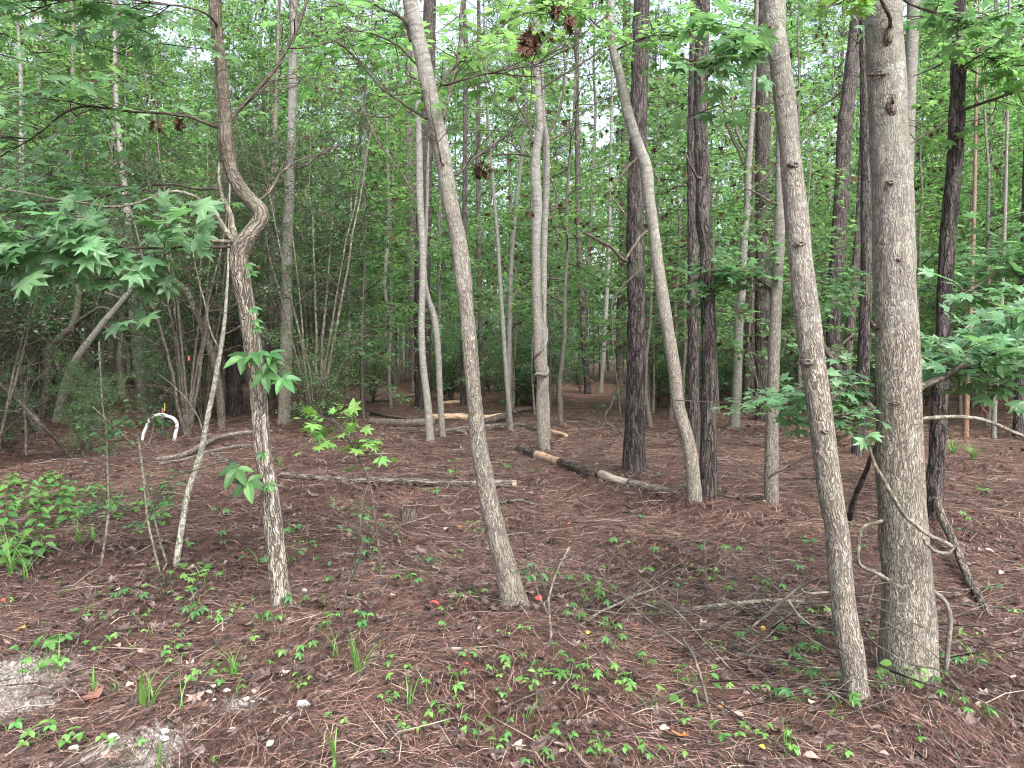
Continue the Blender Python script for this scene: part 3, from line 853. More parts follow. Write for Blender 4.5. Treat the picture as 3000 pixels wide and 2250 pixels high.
def leaf_frames(paths, rs, spacing, size, droop=0.25, tilt=0.3, pet=0.03, pair=True, face=0.0):
    pos, d, nor, sz = [], [], [], []
    for q in paths:
        seg = np.linalg.norm(np.diff(q, axis=0), axis=1)
        L = seg.sum()
        s = np.concatenate([[0], np.cumsum(seg)])
        k = max(1, int(L / spacing))
        for i in range(k + 1):
            u = L * (0.25 + 0.75 * i / max(1, k))
            p = np.array([np.interp(u, s, q[:, c]) for c in range(3)])
            ax = nrm(q[-1] - q[0])
            side = nrm(np.cross(ax, [0, 0, 1.0]) + 1e-6)
            for sg in ((-1, 1) if pair else (rs.choice([-1, 1]),)):
                if i == k and sg == 1 and pair:
                    dd = ax
                else:
                    dd = nrm(ax * rs.uniform(0.2, 0.9) + side * sg * rs.uniform(0.5, 1.0))
                dd = nrm(dd + np.array([0, 0, -droop * rs.uniform(0.2, 1.8)]))
                nn = np.array([0, -face, 1.0]) + rs.normal(0, tilt, 3)
                pos.append(p + dd * pet + np.array([0, 0, rs.uniform(-0.02, 0.015)]))
                d.append(dd)
                nor.append(nn)
                sz.append(size * rs.uniform(0.6, 1.15))
    return np.array(pos), np.array(d), np.array(nor), np.array(sz)


def leaf_objects(frames, meshes, parent, base, rs, name='leaf', limit=300):
    for i, (p, d, n, s) in enumerate(zip(*frames)):
        if i >= limit:
            break
        d = nrm(d)
        x = nrm(np.cross(d, n))
        z = np.cross(x, d)
        o = bpy.data.objects.new(name, meshes[int(rs.integers(len(meshes)))])
        COL.objects.link(o)
        o.parent = parent
        m = np.eye(4)
        m[:3, 0], m[:3, 1], m[:3, 2], m[:3, 3] = x * s, d * s, z * s, p - base
        from mathutils import Matrix
        o.matrix_local = Matrix(m.tolist())


def single(tm, mat, name='leaf'):
    g = Geo()
    g.add(*tm)
    return g.mesh(name, M[mat], None, False)


def bentleaf(tm, k, seed):
    v = tm[0].copy()
    r = np.random.default_rng(seed)
    v[:, 2] += k * np.abs(v[:, 0]) + r.normal(0, 0.02, len(v))
    v[:, 0] *= r.uniform(0.9, 1.15)
    return v, tm[1]


L_MAPLE = [single(bentleaf(MAPLE, k, i), 'maple') for i, k in enumerate((0.0, 0.18, -0.15))]
L_LIME = [single(bentleaf(MAPLE, k, i), 'lime') for i, k in enumerate((0.0, 0.2))]
L_FIVE = [single(FIVE, 'creeper')]
L_FIVE_M = [single(FIVE, 'midgreen')]
L_FIVE_L = [single(FIVE, 'lime')]
L_THREE_M = [single(THREE, 'midgreen')]
L_THREE_L = [single(THREE, 'lime')]
L_OVAL_M = [single(OVAL, 'midgreen'), single(bentleaf(OVAL, 0.2, 3), 'midgreen')]
L_OVAL_C = [single(OVAL, 'creeper'), single(bentleaf(OVAL, 0.25, 3), 'creeper')]
L_ROUND_L = [single(ROUND, 'lime')]


def leafy(key, pts, rs, ntw, twl, spacing, size, mat='twig', dY=0.0, individual=False, meshes=None, leafmat='maple', tm=STAR, droop=0.25, t0=0.15, up=0.1, tilt=0.3, planar=True, limit=300, face=0.25):
    """A branch with twigs and leaves: branch > twigs, leaves (each a sub-part) or foliage."""
    o, T = limb(key, pts, mat, 'branch', dY)
    base = TREES[key]['base']
    g, ends = bits(T, rs, ntw, twl, 0.004, up, True, t0)
    if planar:
        for e in ends:
            z0 = e[0][2]
            e[:, 2] = z0 + (e[:, 2] - z0) * 0.45
        g = Geo()
        for e in ends:
            g.tube(e, np.linspace(0.0032, 0.0014, len(e)), 4, caps=False)
    g.build('twigs', M[mat], o, base, True, True)
    fr = leaf_frames(ends, rs, spacing, size, droop, tilt, face=face)
    if individual:
        k = rs.permutation(len(fr[0]))
        fr = tuple(a[k] for a in fr)
        leaf_objects(fr, meshes, o, base, rs, 'leaf', limit)
        rest = tuple(a[limit if limit >= 200 else len(a):] for a in fr)
        if len(rest[0]):
            g2 = Geo()
            g2.leaves(tm, *rest)
            g2.build('foliage', M[leafmat], o, base, False)
    else:
        g2 = Geo()
        g2.leaves(tm, *fr)
        g2.build('foliage', M[leafmat], o, base, False)
    return o, T

# ------------------------------------------------------------------ branches of the near trees
r = np.random.default_rng(11)
# kinked tree: dead fork, side limbs, leafy limbs towards the gravel side
limb('kinked', [(690, 712, 26), (682, 670, 20), (676, 627, 15), (662, 600, 13), (651, 578, 12), (643, 545, 10), (641, 520, 8), (642, 480, 6)], 'lichen', 'dead_fork')
limb('kinked', [(694, 716, 24), (672, 690, 18), (648, 652, 14), (627, 617, 12), (602, 597, 11), (579, 574, 10), (555, 561, 9), (530, 554, 8), (482, 559, 8), (410, 586, 8), (337, 598, 7), (241, 583, 6), (150, 568, 6), (60, 545, 5), (-40, 528, 4)], 'lichen', 'dead_fork', -0.3)
limb('kinked', [(698, 704, 16), (670, 706, 12), (640, 704, 10), (612, 700, 8), (583, 697, 6)], 'lichen', 'dead_fork', -0.1)
o, T = limb('kinked', [(668, 360, 16), (690, 335, 12), (733, 289, 11), (796, 212, 10), (844, 135, 9), (877, 63, 8), (901, 0, 7), (915, -60, 6)], 'twig', 'branch', 0.3)
bits(T, r, 16, 0.5, 0.004)[0].build('twigs', M['twig'], o, TREES['kinked']['base'], True, True)
o, T = limb('kinked', [(844, 140, 6), (880, 143, 5), (920, 135, 4), (960, 122, 4), (998, 108, 3), (1040, 90, 2)], 'twig', 'branch', 0.2)
o, T = limb('kinked', [(740, 600, 9), (790, 560, 7), (830, 500, 6), (880, 470, 5), (940, 450, 4), (1000, 425, 3)], 'twig', 'branch', 0.6)
bits(T, r, 14, 0.4, 0.003)[0].build('twigs', M['twig'], o, TREES['kinked']['base'], True, True)
leafy('kinked', [(655, 374, 14), (622, 370, 10), (554, 347, 9), (458, 335, 8), (337, 328, 7), (250, 318, 7), (193, 333, 6), (120, 385, 5), (48, 434, 4), (-40, 480, 3)], r, 24, 0.75, 0.10, 0.085, face=0.6, dY=0.4, tm=MAPLE, t0=0.3)
leafy('kinked', [(640, 80, 9), (615, 46, 7), (554, 22, 6), (434, 2, 6), (330, -10, 5), (200, 0, 4), (60, 40, 3)], r, 20, 0.7, 0.10, 0.085, face=0.6, dY=-0.9, tm=MAPLE, t0=0.35)
leafy('kinked', [(641, 555, 9), (579, 557, 8), (521, 545, 7), (458, 545, 7), (362, 562, 6), (270, 585, 5), (160, 600, 4), (40, 620, 3), (-60, 640, 3)], r, 14, 0.6, 0.11, 0.08, face=0.6, dY=0.6, tm=MAPLE, t0=0.3)
# the big-leaved spray that hangs in front of the thicket
leafy('kinked', [(690, 722, 10), (640, 722, 9), (583, 716, 8), (525, 722, 8), (430, 724, 8), (308, 723, 7), (200, 715, 6), (100, 712, 5), (0, 715, 4), (-70, 722, 3)], r, 21, 0.40, 0.11, 0.125, face=1.1, dY=-0.75, individual=True, meshes=L_MAPLE, tm=MAPLE,
      droop=0.30, t0=0.30, up=-0.05, tilt=0.28, limit=290)
# leaning trunk: bare limbs
td = 'leaning'
for pts, dY, nt in (
    ([(1250, 345, 12), (1241, 338, 9), (1190, 300, 8), (1145, 270, 7), (1100, 225, 6), (1063, 178, 5), (1030, 150, 4), (990, 110, 3)], 0.3, 16),
    ([(1205, 120, 12), (1190, 70, 9), (1150, 40, 7), (1096, 10, 6), (1040, -20, 5)], 0.2, 6),
    ([(1299, 347, 13), (1310, 300, 11), (1338, 193, 10), (1350, 90, 9), (1357, 0, 8), (1362, -60, 7)], 0.5, 8),
    ([(1330, 512, 10), (1345, 505, 8), (1390, 465, 7), (1434, 434, 7), (1490, 395, 6), (1530, 362, 5), (1556, 340, 4)], 0.4, 12),
    ([(1300, 250, 8), (1333, 241, 7), (1400, 222, 6), (1470, 206, 5), (1550, 193, 5), (1620, 160, 4), (1700, 120, 3)], -0.2, 18),
    ([(1318, 470, 8), (1296, 488, 6), (1290, 455, 5), (1276, 410, 4), (1250, 378, 3)], -0.2, 5),
):
    o, T = limb(td, pts, 'twig', 'branch', dY)
    bits(T, r, nt, 0.45, 0.0035)[0].build('twigs', M['twig'], o, TREES[td]['base'], True, True)
leafy(td, [(1262, 300, 9), (1330, 200, 7), (1420, 130, 6), (1500, 60, 5), (1600, 20, 4)], r, 24, 0.55, 0.11, 0.08, dY=0.8, tm=MAPLE, leafmat='canopy', t0=0.2)
leafy(td, [(1230, 200, 7), (1150, 120, 6), (1060, 90, 5), (960, 60, 4)], r, 18, 0.55, 0.12, 0.075, dY=0.9, tm=MAPLE, leafmat='canopy', t0=0.2)
# twins and the wrapped pair
for key, pts, dY, nt in (
    ('twin', [(1229, 585, 9), (1200, 545, 7), (1150, 470, 6), (1110, 420, 6), (1080, 360, 5), (1056, 300, 4)], 0.4, 14),
    ('twin', [(1226, 360, 7), (1200, 330, 6), (1130, 345, 5), (1060, 335, 4), (1000, 305, 3)], 0.5, 12),
    ('twin', [(1222, 200, 6), (1180, 150, 5), (1100, 105, 4), (1020, 90, 3)], 0.5, 12),
    ('wrapped', [(1570, 470, 8), (1545, 455, 6), (1500, 450, 5), (1440, 456, 4)], 0.3, 6),
    ('wrapped', [(1575, 270, 9), (1620, 235, 7), (1680, 200, 6), (1740, 160, 5), (1790, 120, 4)], 0.6, 14),
    ('wrapped', [(1560, 420, 9), (1548, 360, 8), (1522, 320, 7), (1505, 260, 6), (1490, 180, 5), (1478, 60, 4)], 0.6, 10),
    ('wrapped_b', [(1600, 405, 10), (1625, 360, 8), (1646, 299, 7), (1657, 217, 6), (1650, 120, 5)], 0.3, 10),
    ('wrapped_b', [(1602, 415, 8), (1650, 390, 6), (1690, 350, 5), (1740, 310, 4), (1800, 280, 3)], 0.4, 12),
    ('wrapped_b', [(1608, 645, 9), (1628, 615, 7), (1634, 580, 6), (1622, 540, 5), (1606, 500, 4)], 0.1, 3),
    ('fork_gum', [(2186, 545, 11), (2180, 490, 10), (2160, 440, 9), (2130, 370, 8), (2118, 300, 7), (2110, 200, 5)], 0.3, 8),
    ('fork_gum', [(2190, 548, 11), (2192, 450, 10), (2170, 410, 9), (2152, 350, 8), (2146, 280, 6)], 0.1, 6),
    ('fork_gum', [(2190, 560, 10), (2230, 530, 8), (2270, 490, 7), (2330, 440, 6), (2400, 340, 4)], 0.4, 10),
    ('slim_gum', [(1885, 455, 9), (1860, 470, 8), (1835, 500, 7), (1800, 545, 6), (1790, 565, 6), (1815, 600, 6), (1838, 630, 5)], -0.2, 2),
    ('slim_gum', [(1900, 675, 8), (1878, 690, 7), (1850, 730, 7), (1828, 765, 6)], -0.2, 1),
    ('slim_gum', [(1790, 40, 6), (1740, 80, 6), (1690, 110, 5), (1610, 150, 5), (1540, 185, 4), (1470, 205, 3)], -0.7, 10),
    ('thick_pine', [(1850, 770, 13), (1825, 760, 11), (1790, 722, 9), (1750, 700, 8), (1714, 678, 7)], -0.2, 3),
    ('straight_pine', [(2070, 510, 11), (2050, 525, 10), (2025, 490, 8), (2006, 450, 7)], -0.2, 1),
    ('straight_pine', [(2060, 235, 9), (2085, 210, 8), (2096, 190, 7)], -0.3, 0),
    ('hidden_pine', [(2030, 885, 9), (2018, 898, 8), (2040, 870, 7), (2060, 840, 6)], -0.6, 0),
    ('knuckled_pine', [(2466, 265, 6), (2440, 290, 6), (2390, 320, 5), (2350, 355, 4)], 0.3, 4),
    ('tilted_pine', [(2800, 330, 9), (2840, 315, 9), (2900, 295, 8), (2960, 278, 7), (3030, 262, 6)], -0.5, 8),
    ('tilted_pine', [(2795, 340, 9), (2750, 370, 7), (2700, 400, 6), (2640, 445, 5)], -0.4, 5),
    ('straight_gum', [(2268, 870, 8), (2240, 835, 7), (2200, 805, 6), (2150, 790, 5), (2100, 782, 4)], 0.5, 8),
    ('straight_gum', [(2284, 600, 7), (2250, 590, 6), (2215, 565, 5), (2180, 555, 4)], -0.3, 3),
    ('pole', [(843, 620, 8), (800, 560, 6), (760, 520, 5), (720, 480, 4)], 0.3, 14),
    ('pole', [(850, 500, 8), (900, 480, 7), (950, 440, 6), (1000, 420, 4)], 0.3, 14),
    ('crook_stem', [(148, 1012, 13), (120, 985, 12), (96, 958, 11), (105, 920, 9), (150, 880, 7), (170, 830, 5)], -0.3, 14),
    ('crook_stem', [(215, 955, 10), (250, 925, 9), (300, 900, 7), (372, 945, 5)], -0.4, 12),
    ('crook_stem', [(232, 830, 10), (280, 845, 9), (320, 860, 7), (357, 872, 5)], -0.4, 14),
    ('arch_stem', [(600, 990, 10), (570, 1000, 8), (530, 1010, 6), (470, 1050, 4)], 0.3, 18),
    ('arch_stem', [(545, 854, 9), (500, 870, 7), (440, 880, 5), (380, 860, 4)], 0.3, 22),
    ('long_slant', [(300, 950, 10), (340, 985, 8), (390, 1010, 7), (440, 1000, 6), (460, 985, 5)], -0.2, 8),
    ('long_slant', [(410, 808, 9), (470, 780, 7), (540, 790, 5), (590, 830, 4)], 0.3, 22),
    ('low_lean', [(60, 1175, 14), (30, 1190, 12), (0, 1180, 10), (-50, 1160, 8)], -0.3, 6),
    ('low_lean', [(40, 1150, 12), (20, 1080, 10), (0, 1000, 9), (-20, 940, 7)], -0.2, 8),
    ('mottled', [(80, 900, 12), (60, 860, 10), (20, 840, 8), (-40, 830, 7)], -0.3, 20),
    ('dusky', [(326, 850, 9), (290, 800, 8), (240, 780, 6), (180, 790, 5)], -0.3, 26),
    ('thicket_pole', [(385, 810, 10), (430, 760, 8), (500, 700, 6), (560, 640, 5)], -0.4, 26),
    ('pale_sapling', [(645, 1028, 7), (620, 985, 6), (600, 900, 5), (575, 800, 4), (565, 740, 3)], 0.1, 6),
    ('pale_sapling', [(655, 980, 5), (690, 965, 4), (710, 950, 3)], 0.05, 2),
    ('pale_sapling', [(598, 1275, 5), (585, 1230, 4), (560, 1190, 4), (500, 1130, 3), (460, 1100, 2)], 0.3, 3),
    ('pale_sapling', [(550, 1385, 5), (570, 1380, 5), (620, 1365, 4), (660, 1355, 3)], -0.15, 0),
    ('stem_b', [(410, 1320, 5), (385, 1300, 4), (355, 1270, 4), (313, 1230, 3), (270, 1195, 3)], 0.1, 2),
    ('stem_b', [(410, 1320, 5), (430, 1305, 4), (445, 1270, 4), (446, 1240, 3), (470, 1220, 2)], 0.1, 2),
    ('stem_a', [(315, 1520, 4), (335, 1500, 3), (360, 1440, 3), (372, 1380, 2)], 0.1, 3),
):
    o, T = limb(key, pts, 'lichen' if key in ('pale_sapling', 'stem_a', 'stem_b') else ('dark' if key in ('crook_stem', 'arch_stem', 'low_lean') else 'twig'), 'branch', dY, 6)
    if nt:
        bits(T, r, nt, 0.55 if TREES[key]['Y'] > 9 else 0.35, 0.005)[0].build('twigs', M['twig'], o, TREES[key]['base'], True, True)
# scars and stubs on the thickest trunk
for (x, y, w, hh) in ((2610, 105, 40, 64), (2618, 310, 40, 70), (2575, 215, 46, 16), (2640, 762, 34, 14), (2608, 535, 24, 14), (2330, 485, 46, 20), (2345, 715, 40, 18), (2365, 1062, 36, 22), (2622, 1180, 36, 12), (2420, 1265, 34, 14)):
    key = 'thick' if x > 2500 else 'crooked'
    td_ = TREES[key]
    Y = td_['Y']
    g = Geo()
    T = td_['T']
    c0 = P(x, y, Y)
    i = np.argmin(np.abs(T[:, 2] - c0[2]))
    rr = T[i, 3]
    off = c0[0] - T[i, 0]
    depth = math.sqrt(max(rr * rr - off * off, 0.0))
    c = np.array([c0[0] * (Y - depth) / Y, T[i, 1] - depth, CAMZ + (c0[2] - CAMZ) * (Y - depth) / Y])
    sx, sz = 0.5 * w / F * Y, 0.5 * hh / F * Y
    k = 18
    th = np.arange(k) * 2 * math.pi / k
    rings = []
    for q, dp in ((1.0, 0.004), (0.72, -0.010), (0.42, -0.012), (0.15, -0.002)):
        xx = sx * q * np.cos(th) * (1 + 0.12 * np.sin(3 * th + x))
        zz = sz * q * np.sin(th) * (1 + 0.10 * np.cos(2 * th + y)) + (0.35 * sz * (1 - q))
        yy = -np.sqrt(np.clip(rr ** 2 - (off + xx) ** 2, 0, None)) + depth + dp - 0.0
        rings.append(np.stack([c[0] + xx, c[1] + yy, c[2] + zz], -1))
    V = np.concatenate(rings)
    fs = []
    for a in range(3):
        for j in range(k):
            j2 = (j + 1) % k
            fs += [(a * k + j, a * k + j2, (a + 1) * k + j2), (a * k + j, (a + 1) * k + j2, (a + 1) * k + j)]
    for j in range(1, k - 1):
        fs.append((3 * k, 3 * k + j, 3 * k + j + 1))
    g.add(V, fs, (V - c) * 1.0 + np.array([0, 0, 0.2]))
    g.build('branch_scar', M['dark' if hh > 60 else 'deadlimb'], td_['root'], td_['base'], True, True)
limb('thick', [(2606, 115, 14), (2602, 85, 12), (2600, 50, 11), (2592, 25, 11), (2580, -5, 10), (2560, -60, 9)], 'twig', 'branch', -0.35)
limb('thick', [(2618, 318, 13), (2620, 300, 9), (2619, 280, 4)], 'twig', 'stub', -0.16)
limb('thick', [(2566, 960, 22), (2556, 952, 14), (2550, 940, 6)], 'deadlimb', 'stub', -0.05)
o, T = limb('thick', [(2660, 1230, 15), (2694, 1228, 12), (2771, 1223, 12), (2868, 1230, 11), (2940, 1250, 11), (3010, 1276, 11), (3080, 1310, 10)], 'lichen', 'branch', 0.25)


def thing_tube(name, label, cat, pts, Y, mat, n=8, dY=0.0, group=None, wob=0.002, part=None, step=0.04):
    """pts in photograph pixels at depth Y (a number, or a list, one for each point)."""
    m = len(pts)
    Ys = Y if isinstance(Y, (list, tuple)) else [Y + dY * i / (m - 1) for i in range(m)]
    A = np.array([PW(x, y, yy, w) for (x, y, w), yy in zip(pts, Ys)])
    T = spline(A, step)
    q = np.random.default_rng(int(pts[0][0] * 3 + pts[0][1]) % 9999)
    T[:, :3] += np.cumsum(q.normal(0, wob, (len(T), 3)), 0)
    T[:, 3] = np.maximum(T[:, 3], 0.0008)
    g = Geo()
    g.tube(T[:, :3], T[:, 3], n, bark_disp(0.5, 5) if T[:, 3].max() > 0.012 else None)
    o = g.build(name, M[mat], None, T[0, :3], True, True)
    o.location = [float(v) for v in T[0, :3]]
    tag(o, label, cat, group)
    return o, T


# dead limbs and vines about the thickest trunk
YT = TREES['thick']['Y']
YC = TREES['crooked']['Y']
o, T = thing_tube('dead_limb', 'pale dead limb propped between the crooked gum and the thickest trunk', 'branch', [(2385, 975, 16), (2410, 1013, 17), (2446, 1065, 16), (2482, 1115, 17), (2520, 1162, 18), (2554, 1206, 18), (2585, 1240, 15), (2612, 1275, 10)], YT + 0.45, 'deadlimb', 10)
bits(T, r, 6, 0.25, 0.004)[0].build('twigs', M['deadlimb'], o, T[0, :3], True, True)
thing_tube('dead_limb', 'thin pale dead stick crossing behind the propped limb', 'branch', [(2350, 1110, 5), (2425, 1045, 6), (2470, 1010, 6), (2502, 980, 5)], YT + 0.9, 'deadlimb', 6)
thing_tube('dead_limb', 'dark dead limb jutting from the crooked gum towards the straight slim gum', 'branch', [(2400, 1325, 9), (2376, 1336, 9), (2335, 1352, 8), (2300, 1372, 8), (2275, 1388, 8), (2256, 1401, 6)], YC + 0.25, 'twig', 8)
thing_tube('dead_limb', 'dark limb end poking out of the gap left of the propped limb', 'branch', [(2445, 1295, 9), (2475, 1275, 9), (2500, 1262, 8), (2535, 1235, 7)], YT + 0.6, 'twig', 8)
thing_tube('dead_limb', 'reddish dark rotten limb slanting down between crooked gum and thickest trunk', 'branch', [(2580, 1262, 8), (2572, 1290, 10), (2548, 1340, 12), (2530, 1385, 14), (2510, 1430, 15), (2492, 1480, 17), (2482, 1512, 18)], YT + 0.25, 'dark', 10, dY=0.6)
thing_tube('vine', 'long looping woody vine slung across the face of the thickest trunk', 'vine', [(2548, 1310, 9), (2556, 1345, 10), (2588, 1399, 11), (2612, 1442, 12), (2640, 1490, 12), (2665, 1522, 12), (2694, 1546, 12), (2740, 1572, 12), (2781, 1592, 13), (2794, 1602, 13), (2790, 1612, 13), (2771, 1620, 12), (2745, 1616, 11), (2725, 1604, 11), (2712, 1592, 10), (2700, 1570, 8)], YT - 0.17, 'lichen', 10)
thing_tube('vine', 'grey vine loop bulging out beside the thickest trunk, over the straw', 'vine', [(2585, 1528, 11), (2558, 1532, 11), (2532, 1542, 11), (2518, 1560, 11), (2514, 1595, 10), (2508, 1625, 10), (2512, 1655, 11), (2530, 1668, 12), (2556, 1676, 13), (2580, 1688, 13), (2600, 1700, 12)], YT - 0.03, 'lichen', 10)
thing_tube('vine', 'thick hooked vine end dropping to the ground past the thickest trunk', 'vine', [(2715, 1724, 10), (2735, 1733, 12), (2758, 1752, 13), (2772, 1775, 14), (2778, 1806, 14), (2778, 1850, 14), (2774, 1900, 14), (2771, 1950, 14), (2771, 1985, 12)], YT + 0.05, 'grey', 10)
thing_tube('vine', 'thin dark vine climbing straight up the edge of the thickest trunk', 'vine', [(2690, 1060, 4), (2681, 900, 6), (2672, 720, 7), (2665, 560, 7), (2657, 385, 6), (2649, 193, 6), (2640, 60, 6), (2634, -40, 5)], YT - 0.04, 'twig', 8, wob=0.0015)
for pts, lab, yy in (
    ([(2535, 1845, 6), (2555, 1875, 6), (2603, 1908, 6), (2650, 1932, 6), (2699, 1951, 6), (2745, 1958, 6), (2785, 1980, 6), (2815, 2019, 6), (2830, 2060, 5)], 'long pale twig arching down across the foot of the thickest trunk', YT - 0.28),
    ([(2515, 1715, 4), (2560, 1714, 4), (2610, 1708, 4), (2645, 1722, 4), (2655, 1745, 3)], 'thin grey twig bowing across the thickest trunk at knee height', YT - 0.2),
    ([(2510, 1750, 5), (2560, 1752, 5), (2620, 1765, 5), (2660, 1775, 4)], 'dark twig below the bowing grey twig on the thickest trunk', YT - 0.22),
    ([(2512, 1768, 4), (2590, 1785, 4), (2660, 1812, 4), (2720, 1838, 3)], 'thin brown twig sloping over the thickest trunk towards the hooked vine', YT - 0.24),
    ([(2540, 1843, 5), (2600, 1840, 5), (2640, 1826, 5), (2670, 1815, 4)], 'short pale twig rising towards the middle of the thickest trunk foot', YT - 0.3),
    ([(2718, 2029, 5), (2722, 2060, 5), (2747, 2125, 6), (2780, 2180, 6), (2820, 2246, 6), (2835, 2280, 6)], 'long thin twig trailing from the thickest trunk towards the camera', [YT - 0.3, YT - 0.4, YT - 0.55, YT - 0.65, YT - 0.8, YT - 0.85]),
    ([(2565, 1895, 4), (2568, 1940, 4), (2580, 1990, 4), (2566, 2060, 4), (2555, 2110, 3)], 'thin drooping twig hanging between the crooked gum and thickest trunk', YT - 0.3),
    ([(2590, 1820, 4), (2640, 1850, 4), (2700, 1895, 4), (2760, 1945, 3)], 'fine twig crossing the foot of the thickest trunk to the vine end', YT - 0.3),
):
    thing_tube('twig', lab, 'twig', pts, yy, 'deadlimb', 6)
# tangle of fallen branches beside the crooked gum
for pts, lab, yy, m in (
    ([(2424, 1690, 5), (2395, 1698, 7), (2347, 1720, 8), (2310, 1745, 9), (2289, 1763, 9), (2262, 1788, 9), (2241, 1807, 8), (2200, 1840, 6), (2190, 1860, 4)], 'dark crooked branch reaching from the crooked gum down to the brush', YC + 0.15, 'twig'),
    ([(2309, 1757, 8), (2330, 1790, 8), (2357, 1816, 8), (2395, 1836, 8), (2434, 1843, 8), (2470, 1848, 7)], 'pale bent branch lying against the crooked gum', YC + 0.1, 'lichen'),
    ([(2342, 1718, 6), (2348, 1735, 8), (2370, 1740, 8), (2410, 1738, 8), (2450, 1742, 6)], 'short grey elbow branch touching the crooked gum', YC + 0.3, 'lichen'),
):
    thing_tube('branch', lab, 'branch', pts, yy, m, 8)


def lying(name, label, cat, pts, mat, n=10, lift=1.05, group=None, step=0.05, sections=None, rise=None, disp=0.6):
    """A log or stick lying on the ground along photograph pixels; sections = [(from, to, material, radius factor, part name)]."""
    A = []
    for i, (x, y, w) in enumerate(pts):
        gpt = G(x, y + 0.3 * w)
        rr = 0.5 * w * gpt[1] / F
        z = float(terrain(gpt[0], gpt[1])) + rr * lift + (rise[i] if rise else 0)
        A.append([gpt[0], gpt[1], z, rr])
    T = spline(np.array(A), step)
    q = np.random.default_rng(int(pts[0][0] * 7 + pts[0][1]) % 9999)
    T[:, :3] += np.cumsum(q.normal(0, 0.0015, (len(T), 3)), 0)
    b = np.array([*T[len(T) // 2, :2], float(terrain(*T[len(T) // 2, :2]))])
    dsp = bark_disp(disp, int(pts[0][0]) % 50) if T[:, 3].max() > 0.012 else None
    if not sections:
        g = Geo()
        g.tube(T[:, :3], np.maximum(T[:, 3], 0.001), n, dsp)
        o = g.build(name, M[mat], None, b, True, True)
        o.location = [float(v) for v in b]
        tag(o, label, cat, group)
        return o, T, b
    root = thing(name, b, label, cat, group)
    for (f0, f1, mt, k, pn) in sections:
        i0, i1 = int(f0 * (len(T) - 1)), int(f1 * (len(T) - 1)) + 1
        g = Geo()
        g.tube(T[i0:i1, :3], T[i0:i1, 3] * k, n, dsp)
        g.build(pn, M[mt], root, b, True, True)
    return root, T, b


lying('log', 'fallen log with bark stripped to tan wood, running to the foot of the thick pine', 'log',
      [(1514, 1319, 20), (1560, 1333, 27), (1617, 1352, 27), (1665, 1367, 29), (1714, 1385, 30), (1770, 1399, 29), (1820, 1414, 27), (1892, 1428, 25), (1945, 1438, 20), (1998, 1446, 13)], 'logdark', 20,
      sections=[(0.0, 0.03, 'wood', 0.8, 'bare_wood'), (0.02, 0.21, 'logdark', 1.0, 'bark'), (0.20, 0.47, 'wood', 0.92, 'bare_wood'), (0.46, 0.70, 'logdark', 1.03, 'bark'), (0.71, 0.86, 'palewood', 0.9, 'bare_wood'), (0.85, 1.0, 'deadlimb', 0.97, 'bark')])
lying('log', 'flat grey log lying across the straw behind the long leaning trunk', 'log',
      [(818, 1393, 17), (900, 1402, 18), (1000, 1411, 19), (1120, 1414, 20), (1240, 1417, 21), (1370, 1421, 22), (1509, 1424, 24)], 'logbark', 18,
      sections=[(0, 0.985, 'logbark', 1.0, 'bark'), (0.98, 1.0, 'palewood', 0.93, 'bare_wood')])
for nm, lab, pts, sec, rise in (
    ('log', 'black rotten log of the pile beyond the twin pale stems', [(1082, 1240, 20), (1150, 1243, 22), (1210, 1244, 22), (1275, 1240, 22)], [(0, 1, 'dark', 1.0, 'bark')], None),
    ('log', 'tan barkless log resting on the pile, behind the long leaning trunk', [(1268, 1234, 18), (1330, 1233, 20), (1424, 1236, 19), (1470, 1230, 17)], [(0, 1, 'wood', 1.0, 'bare_wood')], [0.06] * 4),
    ('log', 'brown log of the pile rising to a broken end near the knotted stem', [(1420, 1240, 18), (1470, 1232, 18), (1510, 1222, 17), (1553, 1217, 13)], [(0, 1, 'logdark', 1.0, 'bark')], [0.02, 0.05, 0.1, 0.12]),
    ('log', 'long thin grey log in front of the pile', [(1164, 1258, 11), (1250, 1266, 11), (1320, 1262, 12), (1390, 1254, 12), (1506, 1248, 12)], [(0, 1, 'deadlimb', 1.0, 'bark')], None),
    ('log', 'dark log with a pale broken end poking past the knotted stem', [(1333, 1268, 14), (1430, 1258, 15), (1530, 1248, 17), (1590, 1260, 16), (1656, 1277, 14)], [(0, 0.8, 'logdark', 1.0, 'bark'), (0.79, 1.0, 'wood', 0.92, 'bare_wood')], None),
    ('log', 'brown branch lying along the top edge of the pile, above the black log', [(1087, 1218, 10), (1130, 1228, 12), (1183, 1236, 13)], [(0, 1, 'logdark', 1.0, 'bark')], [0.05] * 3),
    ('log', 'pale sawn-looking log lying beyond the pile, near the charred pine foot', [(1284, 1184, 9), (1320, 1182, 12), (1357, 1180, 13)], [(0, 1, 'wood', 1.0, 'bare_wood')], None),
    ('log', 'dark fallen limb beyond the pile, running to the black pine', [(1062, 1178, 8), (1110, 1175, 10), (1160, 1167, 10), (1217, 1157, 9)], [(0, 1, 'dark', 1.0, 'bark')], None),
):
    lying(nm, lab, 'log', pts, None, 12, sections=sec, rise=rise, group='logs of the brush pile' if 'pile' in lab else None)
lying('fallen_branch', 'long curved brown branch lying between the white hoop and the kinked tree', 'branch', [(453, 1349, 12), (520, 1340, 15), (590, 1316, 16), (650, 1297, 15), (738, 1284, 12), (800, 1276, 9)], 'deadlimb', 12, rise=[0, 0, 0.04, 0.08, 0.1, 0.08])
lying('fallen_branch', 'second curved branch lying just nearer than the long brown one', 'branch', [(470, 1362, 9), (560, 1345, 11), (620, 1325, 11), (690, 1312, 11), (745, 1306, 8)], 'deadlimb', 10)
